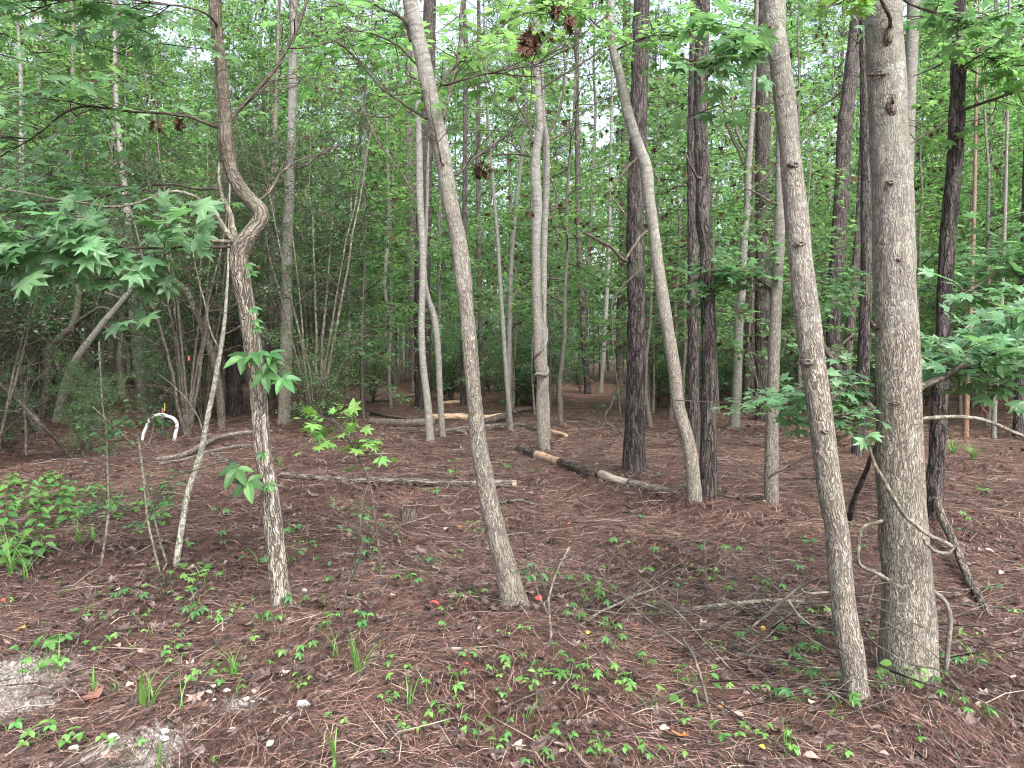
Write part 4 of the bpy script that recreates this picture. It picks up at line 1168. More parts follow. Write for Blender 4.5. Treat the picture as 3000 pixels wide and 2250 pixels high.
lying('fallen_branch', 'short mossy log end beside the kinked tree, below the curved branches', 'branch', [(622, 1333, 16), (660, 1352, 17), (694, 1366, 17), (735, 1382, 15)], 'logbark', 12)
lying('fallen_branch', 'dark dead snag lying behind the thickest trunk and tilted pine foot', 'branch', [(2535, 1389, 12), (2590, 1425, 16), (2650, 1455, 19), (2704, 1480, 22), (2757, 1571, 24), (2790, 1630, 24), (2820, 1681, 23), (2865, 1750, 22), (2906, 1816, 16)], 'logbark', 14,
      rise=[0.42, 0.36, 0.30, 0.24, 0.16, 0.10, 0.05, 0.02, 0.0])
lying('fallen_branch', 'pale bent stick lying across the straw past the long leaning trunk', 'stick', [(1251, 1513, 6), (1320, 1503, 7), (1400, 1489, 8), (1470, 1473, 8), (1521, 1467, 8), (1565, 1480, 8), (1603, 1491, 8), (1675, 1498, 5)], 'lichen', 8)
lying('fallen_branch', 'brown straight stick lying just nearer than the pale bent stick', 'stick', [(1395, 1540, 8), (1520, 1539, 8), (1675, 1526, 7), (1740, 1515, 6), (1812, 1500, 4)], 'deadlimb', 8)
lying('fallen_branch', 'whitish forked stick nearer than the brown straight stick', 'stick', [(1545, 1559, 6), (1600, 1557, 9), (1660, 1562, 9), (1714, 1564, 9), (1750, 1560, 7), (1782, 1549, 5)], 'lichen', 8)
lying('fallen_branch', 'short pale log-like stick lying among the near seedlings', 'stick', [(1280, 1907, 13), (1320, 1902, 13), (1370, 1906, 12), (1444, 1908, 10)], 'palewood', 10)
lying('fallen_branch', 'brown stick tucked against the foot of the long leaning trunk', 'stick', [(1330, 1718, 6), (1390, 1714, 8), (1452, 1710, 8)], 'deadlimb', 8)
lying('fallen_branch', 'long grey branch lying flat through the brush beside the crooked gum', 'branch', [(1980, 1796, 9), (2060, 1801, 11), (2130, 1799, 11), (2193, 1797, 12), (2270, 1790, 11), (2357, 1788, 8)], 'lichen', 8, rise=[0.02, 0.04, 0.05, 0.06, 0.06, 0.05])
lying('fallen_branch', 'lichened branch sloping into the flat grey branch of the brush', 'branch', [(2072, 1742, 12), (2110, 1755, 14), (2150, 1772, 14), (2183, 1790, 11)], 'lichen', 8)
lying('fallen_branch', 'lichened branch running from the brush to the foot of the crooked gum', 'branch', [(2180, 1752, 11), (2225, 1780, 13), (2270, 1826, 14), (2305, 1856, 13), (2347, 1884, 10)], 'lichen', 8)
lying('fallen_branch', 'grey forked twig lying in front of the brush, towards the long leaning trunk', 'branch', [(1690, 1838, 7), (1760, 1806, 9), (1820, 1783, 9), (1870, 1762, 9), (1916, 1746, 7), (1960, 1722, 5)], 'lichen', 8, rise=[0, .02, .03, .04, .04, .04])
lying('fallen_branch', 'brown branch entering the view low behind the thickest trunk', 'branch', [(2878, 2067, 10), (2920, 2085, 14), (2960, 2100, 15), (3040, 2122, 16)], 'logbark', 10)
lying('fallen_branch', 'dark stick lying on the straw beyond the forked brush, near the slim bending gum', 'stick', [(2182, 1478, 6), (2230, 1470, 7), (2300, 1472, 7), (2370, 1476, 5)], 'deadlimb', 8)
thing_tube('dead_stick', 'dead stick leaning upright out of the near straw in the middle', 'stick', [(1998, 1868, 6), (2008, 1885, 8), (2039, 1951, 9), (2058, 2005, 9), (2072, 2053, 9), (2090, 2115, 8), (2098, 2155, 7)], [3.40, 3.36, 3.27, 3.2, 3.14, 3.06, 3.0], 'twig', 8)
thing_tube('dead_stick', 'shorter grey stick leaning beside the upright dead stick', 'stick', [(2010, 1940, 4), (2030, 1990, 5), (2045, 2060, 6), (2056, 2130, 6)], [3.36, 3.26, 3.16, 3.06], 'twig', 8)
thing_tube('dead_pole', 'thin dead pole leaning out of the dark thicket to the ground', 'branch', [(-30, 1095, 8), (40, 1160, 9), (110, 1230, 9), (170, 1290, 10), (222, 1350, 9)], [10.2, 10.15, 10.1, 10.5, 10.9], 'deadlimb', 8)
thing_tube('dead_pole', 'short upright dead stick at the thicket edge', 'branch', [(72, 1120, 6), (74, 1230, 8), (75, 1340, 8)], 10.8, 'deadlimb', 8)

# vine hanging off the foot of the thick dark pine
thing_tube('vine', 'thin bent vine standing away from the foot of the thick dark pine', 'vine', [(1826, 1270, 6), (1800, 1250, 6), (1775, 1238, 6), (1774, 1215, 5), (1790, 1190, 5), (1800, 1160, 4)], TREES['thick_pine']['Y'] - 0.2, 'twig', 6)
thing_tube('vine', 'long thin vine running up the shaded edge of the thick dark pine', 'vine', [(1820, 1240, 5), (1806, 1120, 5), (1790, 960, 5), (1796, 880, 5), (1830, 835, 5), (1870, 800, 4), (1895, 780, 4)], TREES['thick_pine']['Y'] - 0.25, 'twig', 6)
thing_tube('vine', 'thick grey vine coiled round the swollen knot of the pale stem', 'vine', [(1562, 1120, 5), (1572, 1095, 8), (1598, 1098, 10), (1603, 1080, 9), (1580, 1062, 9), (1566, 1045, 8), (1590, 1020, 7), (1600, 985, 6), (1590, 930, 5), (1586, 860, 5)], [TREES['wrapped']['Y'] - a for a in (0.02, 0.14, 0.12, 0.02, -0.12, 0.05, 0.13, 0.03, -0.1, 0.06)], 'grey', 8)
for k, (x0, x1) in enumerate(((1160, 1610), (1160, 1560), (1610, 1650))):
    pass
thing_tube('vine', 'pale dead vine dangling before the broad dark pine', 'vine', [(2180, 1190, 4), (2215, 1160, 5), (2212, 1080, 4), (2196, 1000, 4), (2210, 900, 4), (2206, 800, 3)], TREES['pair_pine']['Y'] - 0.5, 'deadlimb', 6)
o, T = thing_tube('wire', 'thin wire strung from the slim bending gum to the crooked gum', 'wire', [(1975, 1172, 3), (2080, 1178, 3), (2200, 1186, 3), (2310, 1193, 3), (2392, 1198, 3)], [TREES['slim_gum']['Y'] - 0.12, 7.4, 6.2, 4.8, YC + 0.1], 'twig', 5, wob=0.0003)

# white hoop, ribbons, stump
b = G(460, 1293)
o, T = thing_tube('white_hoop', 'white hoop of bent pipe with dark scuffs, standing in the thicket edge', 'pipe',
                  [(416, 1294, 9), (421, 1270, 9), (429, 1250, 9), (440, 1228, 10), (449, 1219, 10), (462, 1215, 10), (478, 1216, 10), (495, 1221, 10), (509, 1227, 10), (516, 1236, 10), (519, 1248, 10), (516, 1262, 10), (510, 1292, 10)], b[1], 'white', 14, wob=0.0, step=0.03)
M['ribbon_red'] = flat_leaf('red_ribbon', (0.65, 0.09, 0.10))
M['ribbon_yellow'] = flat_leaf('yellow_ribbon', (0.60, 0.50, 0.06))
M['stake'] = flat_leaf('stake_paint', (0.10, 0.16, 0.17))


def strip(pts, w):
    pts = np.array(pts, float)
    g = Geo()
    n = len(pts)
    a = np.array([[0.5 * w, 0, 0]])
    V = np.concatenate([pts - a, pts + a, pts - a + [0, 0.003, 0], pts + a + [0, 0.003, 0]])
    f = []
    for i in range(n - 1):
        for (p, q) in ((0, n), (3 * n, 2 * n), (2 * n, 0), (n, 3 * n)):
            f += [(p + i, q + i, q + i + 1), (p + i, q + i + 1, p + i + 1)]
    g.add(V, f)
    return g


st = thing('marker_stake', b + np.array([0.05, 0.12, 0]), 'slim dark stake with red and yellow ribbon behind the white hoop', 'stake')
sb = np.array(st.location)
A = np.array([PW(x, y, b[1] + 0.12, 6) for x, y in ((475, 1290), (476, 1240), (477, 1195))])
g = Geo()
g.tube(A[:, :3], A[:, 3], 6)
g.build('post', M['stake'], st, sb, True, True)
strip([P(x, y, b[1] + 0.09) for x, y in ((477, 1199), (475, 1206), (477, 1213))], 0.013).build('red_ribbon', M['ribbon_red'], st, sb)
strip([P(x, y, b[1] + 0.09) for x, y in ((482, 1181), (483, 1192), (481, 1204))], 0.014).build('yellow_ribbon', M['ribbon_yellow'], st, sb)
rb = thing('ribbon', P(552, 1047, 11.2), 'red ribbon scrap tied in the thicket twigs beside the whitish sapling', 'ribbon')
strip([P(x, y, 11.2) for x, y in ((551, 1043), (554, 1049), (552, 1056))], 0.03).build('red_strip', M['ribbon_red'], rb, np.array(rb.location))
# stump: ragged, hollow top
b = G(1193, 1535)
k = 22
th = np.arange(k) * 2 * math.pi / k
q = np.random.default_rng(5)
rr = 0.5 * 52 / F * b[1]
rag = q.uniform(0.55, 1.0, k)
hh = 58 / F * b[1]
rings = []
for zf, rf in ((-0.15, 1.5), (0.0, 1.25), (0.15, 1.02), (0.5, 0.92), (1.0, 0.85)):
    R = rr * rf * (1 + 0.10 * np.sin(5 * th + 1) + 0.05 * np.sin(11 * th))
    z = hh * (zf if zf < 0.5 else zf * rag) * np.ones(k)
    rings.append(np.stack([R * np.cos(th), R * np.sin(th), z], -1))
for zf, rf in ((0.9, 0.62), (0.45, 0.5)):
    R = rr * rf * np.ones(k)
    rings.append(np.stack([R * np.cos(th), R * np.sin(th), hh * zf * rag], -1))
V = np.concatenate(rings)
fs = []
for a in range(len(rings) - 1):
    for j in range(k):
        j2 = (j + 1) % k
        fs += [(a * k + j, a * k + j2, (a + 1) * k + j2), (a * k + j, (a + 1) * k + j2, (a + 1) * k + j)]
e = (len(rings) - 1) * k
fs += [(e, e + j, e + j + 1) for j in range(1, k - 1)]
g = Geo()
g.add(V, fs, V)
o = g.build('stump', M['logdark'], None, None, True, True)
o.location = [float(v) for v in b]
tag(o, 'small ragged rotten stump in the straw between the kinked and long leaning trunks', 'stump')

# ------------------------------------------------------------------ the forest behind: a few grown kinds, each copied
def grow(seed, H, r0, stems=1, spread=0.0, lo=0.3, nl=24, L=2.0, elev=0.5, ntw=6, twl=0.5, lpt=8, ls=0.09, tm=STAR, flat=0.5, droop=0.3, top=0.25, bare=4, dead=0.03, n=8):
    q = np.random.default_rng(seed)
    gw, gl, gf, gd = Geo(), Geo(), Geo(), Geo()
    pos, dr, no, sz = [], [], [], []
    for s in range(stems):
        az = q.uniform(0, 6.28)
        lean = np.array([math.cos(az), math.sin(az), 0]) * spread * q.uniform(0.3, 1)
        hh = H * q.uniform(0.75, 1.0) if stems > 1 else H
        m = 12
        tt = np.linspace(0, 1, m)
        wander = np.cumsum(q.normal(0, 0.02 * hh / 4, (m, 2)), 0)
        pts = np.stack([lean[0] * hh * tt ** 1.2 + wander[:, 0] * (tt > 0), lean[1] * hh * tt ** 1.2 + wander[:, 1] * (tt > 0), hh * tt - 0.1 * (tt == 0)], -1)
        rad = r0 * (1 - 0.85 * tt) * (1 + 0.25 * np.exp(-tt * 25))
        if stems > 1:
            rad = rad * q.uniform(0.6, 1)
        gw.tube(pts, rad, n, caps=False)
        n_l = max(1, nl // stems)
        for i in range(n_l):
            u = lo + (0.98 - lo) * (i + q.uniform(0, 1)) / n_l
            p = np.array([np.interp(u, tt, pts[:, c]) for c in range(3)])
            a = q.uniform(0, 6.28)
            ln = L * (1 - top * u) * q.uniform(0.6, 1.15) * (1.0 if u < 0.85 else 0.6)
            e = elev + q.normal(0, 0.2)
            d = np.array([math.cos(a) * math.cos(e), math.sin(a) * math.cos(e), math.sin(e)])
            lp = [p]
            for k in range(5):
                d = nrm(d + q.normal(0, 0.14, 3) + np.array([0, 0, -0.10 * flat]))
                lp.append(lp[-1] + d * ln / 5)
            lp = np.array(lp)
            rl = min(0.02, np.interp(u, tt, rad) * 0.5)
            gl.tube(lp, np.linspace(rl, 0.003, 6), 4, caps=False)
            for k in range(ntw):
                j = 1 + (k % 5) * 0.95
                bpt = np.array([np.interp(j, np.arange(6), lp[:, c]) for c in range(3)])
                ax = nrm(lp[min(5, int(j) + 1)] - lp[int(j)])
                side = np.array([-ax[1], ax[0], 0]) * (1 if k % 2 else -1)
                d2 = nrm(ax * q.uniform(0.3, 0.9) + side * q.uniform(0.5, 1) + np.array([0, 0, q.normal(0, 0.3) * (1 - flat)]))
                tl = twl * q.uniform(0.5, 1.2)
                e2 = bpt + d2 * tl
                gl.tube(np.array([bpt, (bpt + e2) / 2 + q.normal(0, 0.02, 3), e2]), [0.004, 0.003, 0.0015], 3, caps=False)
                f = np.linspace(0.2, 1.0, lpt)
                pp = bpt + d2 * tl * f[:, None] + q.normal(0, 0.03 + 0.03 * (1 - flat), (lpt, 3))
                sd = np.where(np.arange(lpt) % 2, 1, -1)[:, None] * np.array([-d2[1], d2[0], 0])
                dd = d2 * 0.6 + sd * q.uniform(0.4, 1, (lpt, 1)) + np.array([0, 0, -droop]) * q.uniform(0, 1.6, (lpt, 1)) + q.normal(0, 0.25, (lpt, 3))
                pos.append(pp)
                dr.append(dd)
                no.append(np.array([0, 0, 1.0]) + q.normal(0, 0.35 + 0.3 * (1 - flat), (lpt, 3)))
                sz.append(ls * q.uniform(0.6, 1.2, lpt))
        for i in range(bare):
            u = q.uniform(0.08, lo + 0.1)
            p = np.array([np.interp(u, tt, pts[:, c]) for c in range(3)])
            d = nrm(np.append(q.normal(0, 1, 2), q.uniform(-0.1, 0.9)))
            lp = [p]
            for k in range(4):
                d = nrm(d + q.normal(0, 0.25, 3))
                lp.append(lp[-1] + d * q.uniform(0.15, 0.35) * min(1, L))
            gl.tube(np.array(lp), np.linspace(0.007, 0.002, 5), 4, caps=False)
    pos, dr, no, sz = np.concatenate(pos), np.concatenate(dr), np.concatenate(no), np.concatenate(sz)
    gf.leaves(tm, pos, dr, no, sz)
    k = q.random(len(pos)) < dead
    k[0] = True
    dd = dr[k] * 0.2 + np.array([0, 0, -1.0])
    gd.leaves(LITTER[0] if tm is STAR else DIAM, pos[k], dd, q.normal(0, 1, (k.sum(), 3)), sz[k] * 1.25)
    return gw, gl, gf, gd


def pine(seed, H, r0):
    q = np.random.default_rng(seed)
    gw, gl, gf = Geo(), Geo(), Geo()
    m = 16
    tt = np.linspace(0, 1, m)
    w = np.cumsum(q.normal(0, 0.04, (m, 2)), 0)
    pts = np.stack([w[:, 0], w[:, 1], H * tt - 0.15 * (tt == 0)], -1)
    rad = r0 * (1 - 0.72 * tt) * (1 + 0.3 * np.exp(-tt * 40))
    gw.tube(pts, rad, 14, bark_disp(0.8, seed), caps=False)
    pos, dr = [], []
    for i in range(34):
        u = q.uniform(0.55, 0.99)
        p = np.array([np.interp(u, tt, pts[:, c]) for c in range(3)])
        a, ln = q.uniform(0, 6.28), (1.05 - u) * 5.5 + 0.6
        d = np.array([math.cos(a), math.sin(a), q.uniform(0.0, 0.5)])
        lp = [p]
        for k in range(5):
            d = nrm(d + q.normal(0, 0.15, 3) + [0, 0, 0.05])
            lp.append(lp[-1] + d * ln / 5)
        lp = np.array(lp)
        gl.tube(lp, np.linspace(0.03, 0.006, 6), 4, caps=False)
        for k in range(9):
            j = q.uniform(1.5, 5)
            c = np.array([np.interp(j, np.arange(6), lp[:, x]) for x in range(3)]) + q.normal(0, 0.22, 3)
            N = 16
            pos.append(np.repeat(c[None], N, 0))
            dr.append(nrm(q.normal(0, 1, (N, 3)) + d * 0.8))
    for i in range(9):
        u = q.uniform(0.08, 0.5)
        p = np.array([np.interp(u, tt, pts[:, c]) for c in range(3)])
        d = nrm(np.append(q.normal(0, 1, 2), q.uniform(-0.3, 0.4)))
        ln = q.uniform(0.2, 1.1)
        gl.tube(np.array([p, p + d * ln * 0.5 + q.normal(0, .04, 3), p + d * ln]), [0.016, 0.011, 0.005], 5, caps=False)
    pos, dr = np.concatenate(pos), np.concatenate(dr)
    thin = (DIAM[0] * np.array([0.12, 1, 1]), DIAM[1])
    gf.leaves(thin, pos, dr, q.normal(0, 1, (len(pos), 3)), np.full(len(pos), 0.26))
    return gw, gl, gf, None


KINDS = {}


def kind(key, geos, wood, leaf, bark='far'):
    gw, gl, gf, gd = geos
    ms = [('trunk', gw.mesh(key + '_trunk', M[wood], None, True, True)), ('limbs', gl.mesh(key + '_limbs', M['twig'], None, True, True)), ('crown', gf.mesh(key + '_crown', M[leaf], None, False))]
    if gd is not None:
        ms.append(('dead_leaves', gd.mesh(key + '_dead_leaves', M['deadleaf'], None, False)))
    KINDS.setdefault(key, []).append(ms)


for sd in range(5):
    kind('maple', grow(100 + sd, 7.0 + sd * 0.8, 0.055, lo=0.22, nl=30, L=2.3, elev=0.35, ntw=8, twl=0.65, lpt=9, ls=0.10, flat=0.85, droop=0.25), 'far', 'canopy')
for sd in range(3):
    kind('layer', grow(130 + sd, 5.0 + sd, 0.04, lo=0.18, nl=22, L=1.9, elev=0.2, ntw=8, twl=0.6, lpt=9, ls=0.10, flat=0.95, droop=0.2), 'far', 'canopy2')
for sd in range(4):
    kind('hard', grow(160 + sd, 15 + sd * 1.5, 0.11, lo=0.2, nl=56, L=3.2, elev=0.5, ntw=11, twl=0.9, lpt=10, ls=0.15, tm=DIAM, flat=0.5, droop=0.4, bare=8, dead=0.04, n=10), 'far', 'canopy')
for sd in range(3):
    kind('pine', pine(200 + sd, 21 + sd, 0.17), 'pine' if sd else 'pinefar', 'needle')
for sd in range(4):
    kind('thicket', grow(230 + sd, 4.6 + 0.5 * sd, 0.035, stems=7, spread=0.35, lo=0.36, nl=77, L=1.4, elev=0.5, ntw=9, twl=0.42, lpt=11, ls=0.056, tm=DIAM, flat=0.3, droop=0.2, bare=5, dead=0.006, n=6), 'dark', 'evergreen')
for sd in range(3):
    kind('bush', grow(260 + sd, 2.2, 0.02, stems=7, spread=0.5, lo=0.15, nl=42, L=0.7, elev=0.5, ntw=8, twl=0.3, lpt=9, ls=0.05, tm=DIAM, flat=0.4, droop=0.2, bare=3, dead=0.004, n=5), 'dark', 'canopy2')
for sd in range(3):
    kind('whip', grow(290 + sd, 6.5, 0.028, lo=0.45, nl=16, L=1.1, elev=0.6, ntw=5, twl=0.45, lpt=7, ls=0.09, flat=0.7, bare=9, dead=0.08, n=6), 'far', 'canopy')

NAMES = {'maple': ('maple_tree', 'leafy understory maple', 'tree'), 'layer': ('maple_tree', 'low layered maple', 'tree'), 'hard': ('hardwood_tree', 'tall slender hardwood', 'tree'),
         'pine': ('pine_tree', 'tall distant pine', 'tree'), 'thicket': ('evergreen_shrub', 'dark evergreen thicket shrub', 'shrub'), 'bush': ('low_shrub', 'low green bush', 'shrub'),
         'whip': ('young_tree', 'thin young tree', 'tree')}
PLACED = []


def place(key, x, y, sc, rot=None):
    v = KINDS[key][int(rng.integers(len(KINDS[key])))]
    o = thing(NAMES[key][0], (x, y, float(terrain(x, y))))
    o.rotation_euler = (0, 0, rng.uniform(0, 6.28) if rot is None else rot)
    o.scale = (sc, sc, sc)
    for nm, me in v:
        c = bpy.data.objects.new(nm, me)
        COL.objects.link(c)
        c.parent = o
    PLACED.append((o, key, x, y))
    return o


HB = [(b[0], b[1]) for b in BASE.values()]


def free(x, y, gap):
    for hx, hy in HB:
        if (x - hx) ** 2 + (y - hy) ** 2 < gap * gap:
            return False
        if y < hy and abs(x / y - hx / hy) < 0.035:      # would stand in front of a tree that shows
            return False
    for _, _, px, py in PLACED:
        if (x - px) ** 2 + (y - py) ** 2 < (gap * 0.8) ** 2:
            return False
    return True


def scatter(key, num, y0, y1, half=0.78, gap=0.9, s0=0.8, s1=1.2, cond=None, power=1.5):
    done = tries = 0
    while done < num and tries < num * 80:
        tries += 1
        y = y0 + (y1 - y0) * rng.random() ** (1 / power)
        x = rng.uniform(-1, 1) * (half * y + 1.0)
        if cond and not cond(x, y):
            continue
        if not free(x, y, gap):
            continue
        place(key, x, y, rng.uniform(s0, s1))
        done += 1


left = lambda x, y: x / y < -0.26
notleft = lambda x, y: x / y > -0.34
hoop_line = lambda x, y: y < 13.6 and -0.56 < x / y < -0.39
scatter('thicket', 26, 13.6, 20, 0.8, 0.8, 0.8, 1.3, left, 1.2)
scatter('thicket', 5, 9.5, 13.6, 0.85, 0.8, 0.9, 1.2, lambda x, y: x / y < -0.58, 1.2)
scatter('bush', 10, 9.0, 16, 0.75, 0.8, 0.4, 0.8, lambda x, y: x / y < -0.40 and not hoop_line(x, y))
scatter('thicket', 20, 20, 34, 0.75, 1.3, 0.5, 0.8, notleft)
scatter('bush', 70, 19, 34, 0.75, 0.9, 0.8, 1.6, notleft, 1.1)
scatter('bush', 26, 21, 30, 0.75, 0.6, 0.7, 1.3, lambda x, y: -0.10 < x / y < 0.30, 1.0)
scatter('layer', 10, 23, 32, 0.75, 0.9, 0.6, 0.9, lambda x, y: -0.08 < x / y < 0.26, 1.0)
scatter('bush', 14, 13, 20, 0.75, 0.9, 0.7, 1.2, left)
scatter('maple', 8, 10.5, 15, 0.8, 1.4, 0.8, 1.1, lambda x, y: x / y < -0.35 and not (-0.53 < x / y < -0.43))
scatter('maple', 18, 14.5, 20, 0.8, 1.4, 0.8, 1.15)
scatter('layer', 20, 12, 22, 0.8, 1.4, 0.8, 1.2, lambda x, y: x / y > -0.3)
scatter('maple', 56, 18, 36, 0.8, 1.3, 0.9, 1.4)
scatter('layer', 40, 20, 42, 0.8, 1.3, 0.9, 1.4)
scatter('whip', 90, 15, 42, 0.78, 0.7, 0.8, 1.4)
scatter('hard', 56, 15, 40, 0.8, 1.4, 0.8, 1.1)
scatter('pine', 30, 17, 60, 0.8, 2.0, 0.85, 1.15)
scatter('hard', 30, 26, 46, 0.8, 1.3, 1.15, 1.45)
scatter('hard', 36, 38, 64, 0.8, 1.8, 0.9, 1.2)
scatter('maple', 54, 34, 60, 0.8, 1.6, 1.1, 1.8)

# crowns of the near trees, above the frame
for h in HERO:
    td = TREES[h['key']]
    if not h['crown']:
        continue
    v = KINDS['pine' if h['crown'] == 'pine' else 'maple'][0]
    if h['crown'] == 'pine':
        sc, dz = 0.8, 21 * 0.8 * 0.98
    else:
        sc, dz = 0.55, 7 * 0.55 * 0.62
    for nm, me in v[1:3]:
        c = bpy.data.objects.new('branches' if nm == 'limbs' else nm, me)
        COL.objects.link(c)
        c.parent = td['root']
        c.scale = (sc,) * 3
        c.rotation_euler = (0, 0, h['pts'][0][0])
        c.location = [float(a) for a in (td['top'] - td['base'] - np.array([0, 0, dz]))]

# the wood beyond, which reads as one mass
q = np.random.default_rng(77)
g = Geo()
N = 70000
a = q.uniform(-1.15, 1.15, N)
d = q.uniform(62, 105, N)
cl = vnoise(np.stack([a * 26, d * 0.12, q.uniform(0, 1, N)], -1), 9)
z = q.beta(1.1, 1.35, N) * (14 + 22 * cl)
gpos = np.stack([d * np.sin(a), d * np.cos(a), z], -1)
g.leaves(DIAM, gpos, q.normal(0, 1, (N, 3)), q.normal(0, 1, (N, 3)) + [0, 0, 0.6], q.uniform(0.35, 0.8, N))
o = g.build('distant_woods', M['canopy2'], None, None, False)
o['kind'] = 'stuff'
tag(o, 'mass of pale green leaves closing the far end of the forest', 'woods')
g = Geo()
for i in range(170):
    aa, dd = q.uniform(-1.1, 1.1), q.uniform(62, 100)
    x, y = dd * math.sin(aa), dd * math.cos(aa)
    hh, r0 = q.uniform(12, 20), q.uniform(0.08, 0.2)
    g.tube(np.array([[x, y, -0.3], [x + q.normal(0, .3), y, hh * 0.5], [x + q.normal(0, .6), y, hh]]), [r0, r0 * 0.8, r0 * 0.4], 6, caps=False)
c = g.build('far_trunks', M['far'], o, None, True, True)


# ------------------------------------------------------------------ leafy limbs near the camera
r = np.random.default_rng(21)
leafy('thick', [(2655, 1160, 26), (2700, 1133, 21), (2760, 1103, 19), (2820, 1070, 17), (2890, 1030, 15), (2950, 1000, 11), (3010, 972, 9), (3090, 940, 8)], r, 40, 0.5, 0.085, 0.092, face=0.7, mat='dark', dY=0.9, individual=True, meshes=L_MAPLE, tm=MAPLE, droop=0.12, t0=0.28, up=0.25, tilt=0.22, limit=290)
leafy('tilted_pine', [(2775, 880, 7), (2850, 850, 6), (2930, 800, 5), (3020, 760, 5), (3100, 730, 4)], r, 40, 0.8, 0.10, 0.10, dY=0.4, tm=MAPLE, leafmat='canopy2', t0=0.15, up=0.1)
leafy('crooked', [(2425, 1195, 8), (2395, 1190, 7), (2350, 1180, 5), (2300, 1165, 5), (2250, 1160, 4)], r, 9, 0.34, 0.085, 0.07, dY=0.9, individual=True, meshes=L_MAPLE, droop=0.1, t0=0.3, up=0.05, tilt=0.22)
leafy('crooked', [(2425, 1190, 9), (2455, 1160, 7), (2490, 1140, 5), (2530, 1130, 4), (2560, 1140, 3)], r, 7, 0.3, 0.085, 0.065, dY=0.5, individual=True, meshes=L_MAPLE, droop=0.15, t0=0.2, up=0.0, tilt=0.25)
leafy('crooked', [(2430, 1215, 7), (2470, 1215, 6), (2500, 1230, 5), (2530, 1250, 4)], r, 6, 0.25, 0.085, 0.06, dY=0.4, individual=True, meshes=L_MAPLE, droop=0.2, t0=0.2, up=-0.1, tilt=0.25)
leafy('straight_gum', [(2276, 860, 8), (2230, 825, 6), (2170, 800, 5), (2110, 795, 4), (2050, 805, 3)], r, 22, 0.6, 0.10, 0.095, dY=0.5, tm=MAPLE, leafmat='canopy2', t0=0.15, up=0.0)
leafy('straight_gum', [(2276, 830, 8), (2330, 815, 6), (2390, 820, 5), (2450, 835, 4)], r, 16, 0.5, 0.10, 0.09, dY=0.4, tm=MAPLE, leafmat='canopy2', t0=0.15, up=0.0)
leafy('crooked', [(2268, 75, 10), (2241, 80, 8), (2200, 86, 7), (2169, 101, 6), (2111, 145, 5), (2072, 207, 4)], r, 9, 0.3, 0.11, 0.085, dY=-0.2, individual=True, meshes=L_MAPLE, leafmat='canopy', t0=0.3, up=0.0, tilt=0.4)
leafy('thick', [(2620, -20, 9), (2700, 20, 7), (2790, 40, 6), (2880, 50, 5), (2990, 70, 4)], r, 14, 0.4, 0.11, 0.075, dY=0.6, individual=True, meshes=L_MAPLE, t0=0.2, up=0.0, tilt=0.4)
leafy('thick', [(2590, -60, 9), (2540, -30, 7), (2480, 0, 6), (2420, 20, 4)], r, 6, 0.25, 0.10, 0.07, dY=-0.5, individual=True, meshes=L_LIME, t0=0.3, up=-0.2, tilt=0.5)
leafy('slim_gum', [(1800, 150, 7), (1860, 120, 5), (1930, 100, 5), (2010, 110, 4)], r, 12, 0.5, 0.11, 0.085, dY=-0.6, tm=MAPLE, leafmat='canopy', t0=0.3)
leafy('slim_gum', [(1795, 130, 7), (1740, 60, 5), (1660, 20, 5), (1560, 0, 4)], r, 16, 0.6, 0.11, 0.085, dY=-0.4, tm=MAPLE, leafmat='canopy', t0=0.3)
leafy('tilted_pine', [(2805, 150, 7), (2860, 160, 5), (2930, 190, 5), (3010, 200, 4)], r, 22, 0.6, 0.10, 0.09, dY=-0.5, tm=MAPLE, leafmat='canopy', t0=0.2)

# ------------------------------------------------------------------ small woody plants
for h in (
    dict(key='maple_sapling', name='maple_sapling', label='young maple sapling with fresh lime leaves, leaning on a thin bent stem', mat='twig', n=8, ext=0.02, crown=None, flare=1.0, bump=0, cat='sapling',
         pts=[(1116, 1704, 7), (1111, 1619, 7), (1100, 1530, 6), (1092, 1474, 6), (1087, 1423, 5), (1062, 1360, 5), (1032, 1300, 4), (1002, 1255, 4), (975, 1232, 3)]),
    dict(key='oval_shrub', name='shrub', label='wispy shrub with small oval leaves, stem bowing before the flat grey log', mat='twig', n=8, ext=0.02, crown=None, flare=1.0, bump=0, cat='shrub',
         pts=[(998, 1832, 7), (1008, 1770, 6), (1019, 1715, 6), (1048, 1595, 5), (1063, 1474, 5), (1085, 1400, 4), (1120, 1330, 3)]),
    dict(key='lichen_shoot', name='shrub', label='lichened forked shoot beside the foot of the long leaning trunk', mat='lichen', n=8, ext=0.02, crown=None, flare=1.0, bump=0, cat='shrub',
         pts=[(1608, 1890, 8), (1616, 1850, 8), (1608, 1790, 7), (1606, 1755, 7), (1612, 1739, 7), (1625, 1690, 6), (1646, 1643, 5), (1665, 1612, 4)]),
    dict(key='lime_shoot', name='shrub', label='thin shoot topped with a lime leaf tuft, in front of the long leaning trunk', mat='twig', n=8, ext=0.01, crown=None, flare=1.0, bump=0, cat='shrub',
         pts=[(1569, 2086, 6), (1571, 2040, 6), (1573, 1990, 5), (1564, 1965, 4)]),
):
    BASE[h['key']] = G(h['pts'][0][0], h['pts'][0][1] - 3)
    HERO.append(h)
    build_tree(h, 90)
leafy('maple_sapling', [(1087, 1420, 4), (1062, 1360, 4), (1032, 1300, 4), (990, 1245, 3), (940, 1215, 3)], r, 22, 0.26, 0.07, 0.09, dY=0.05, individual=True, meshes=L_LIME, droop=0.4, t0=0.25, up=0.1, tilt=0.35, limit=70)
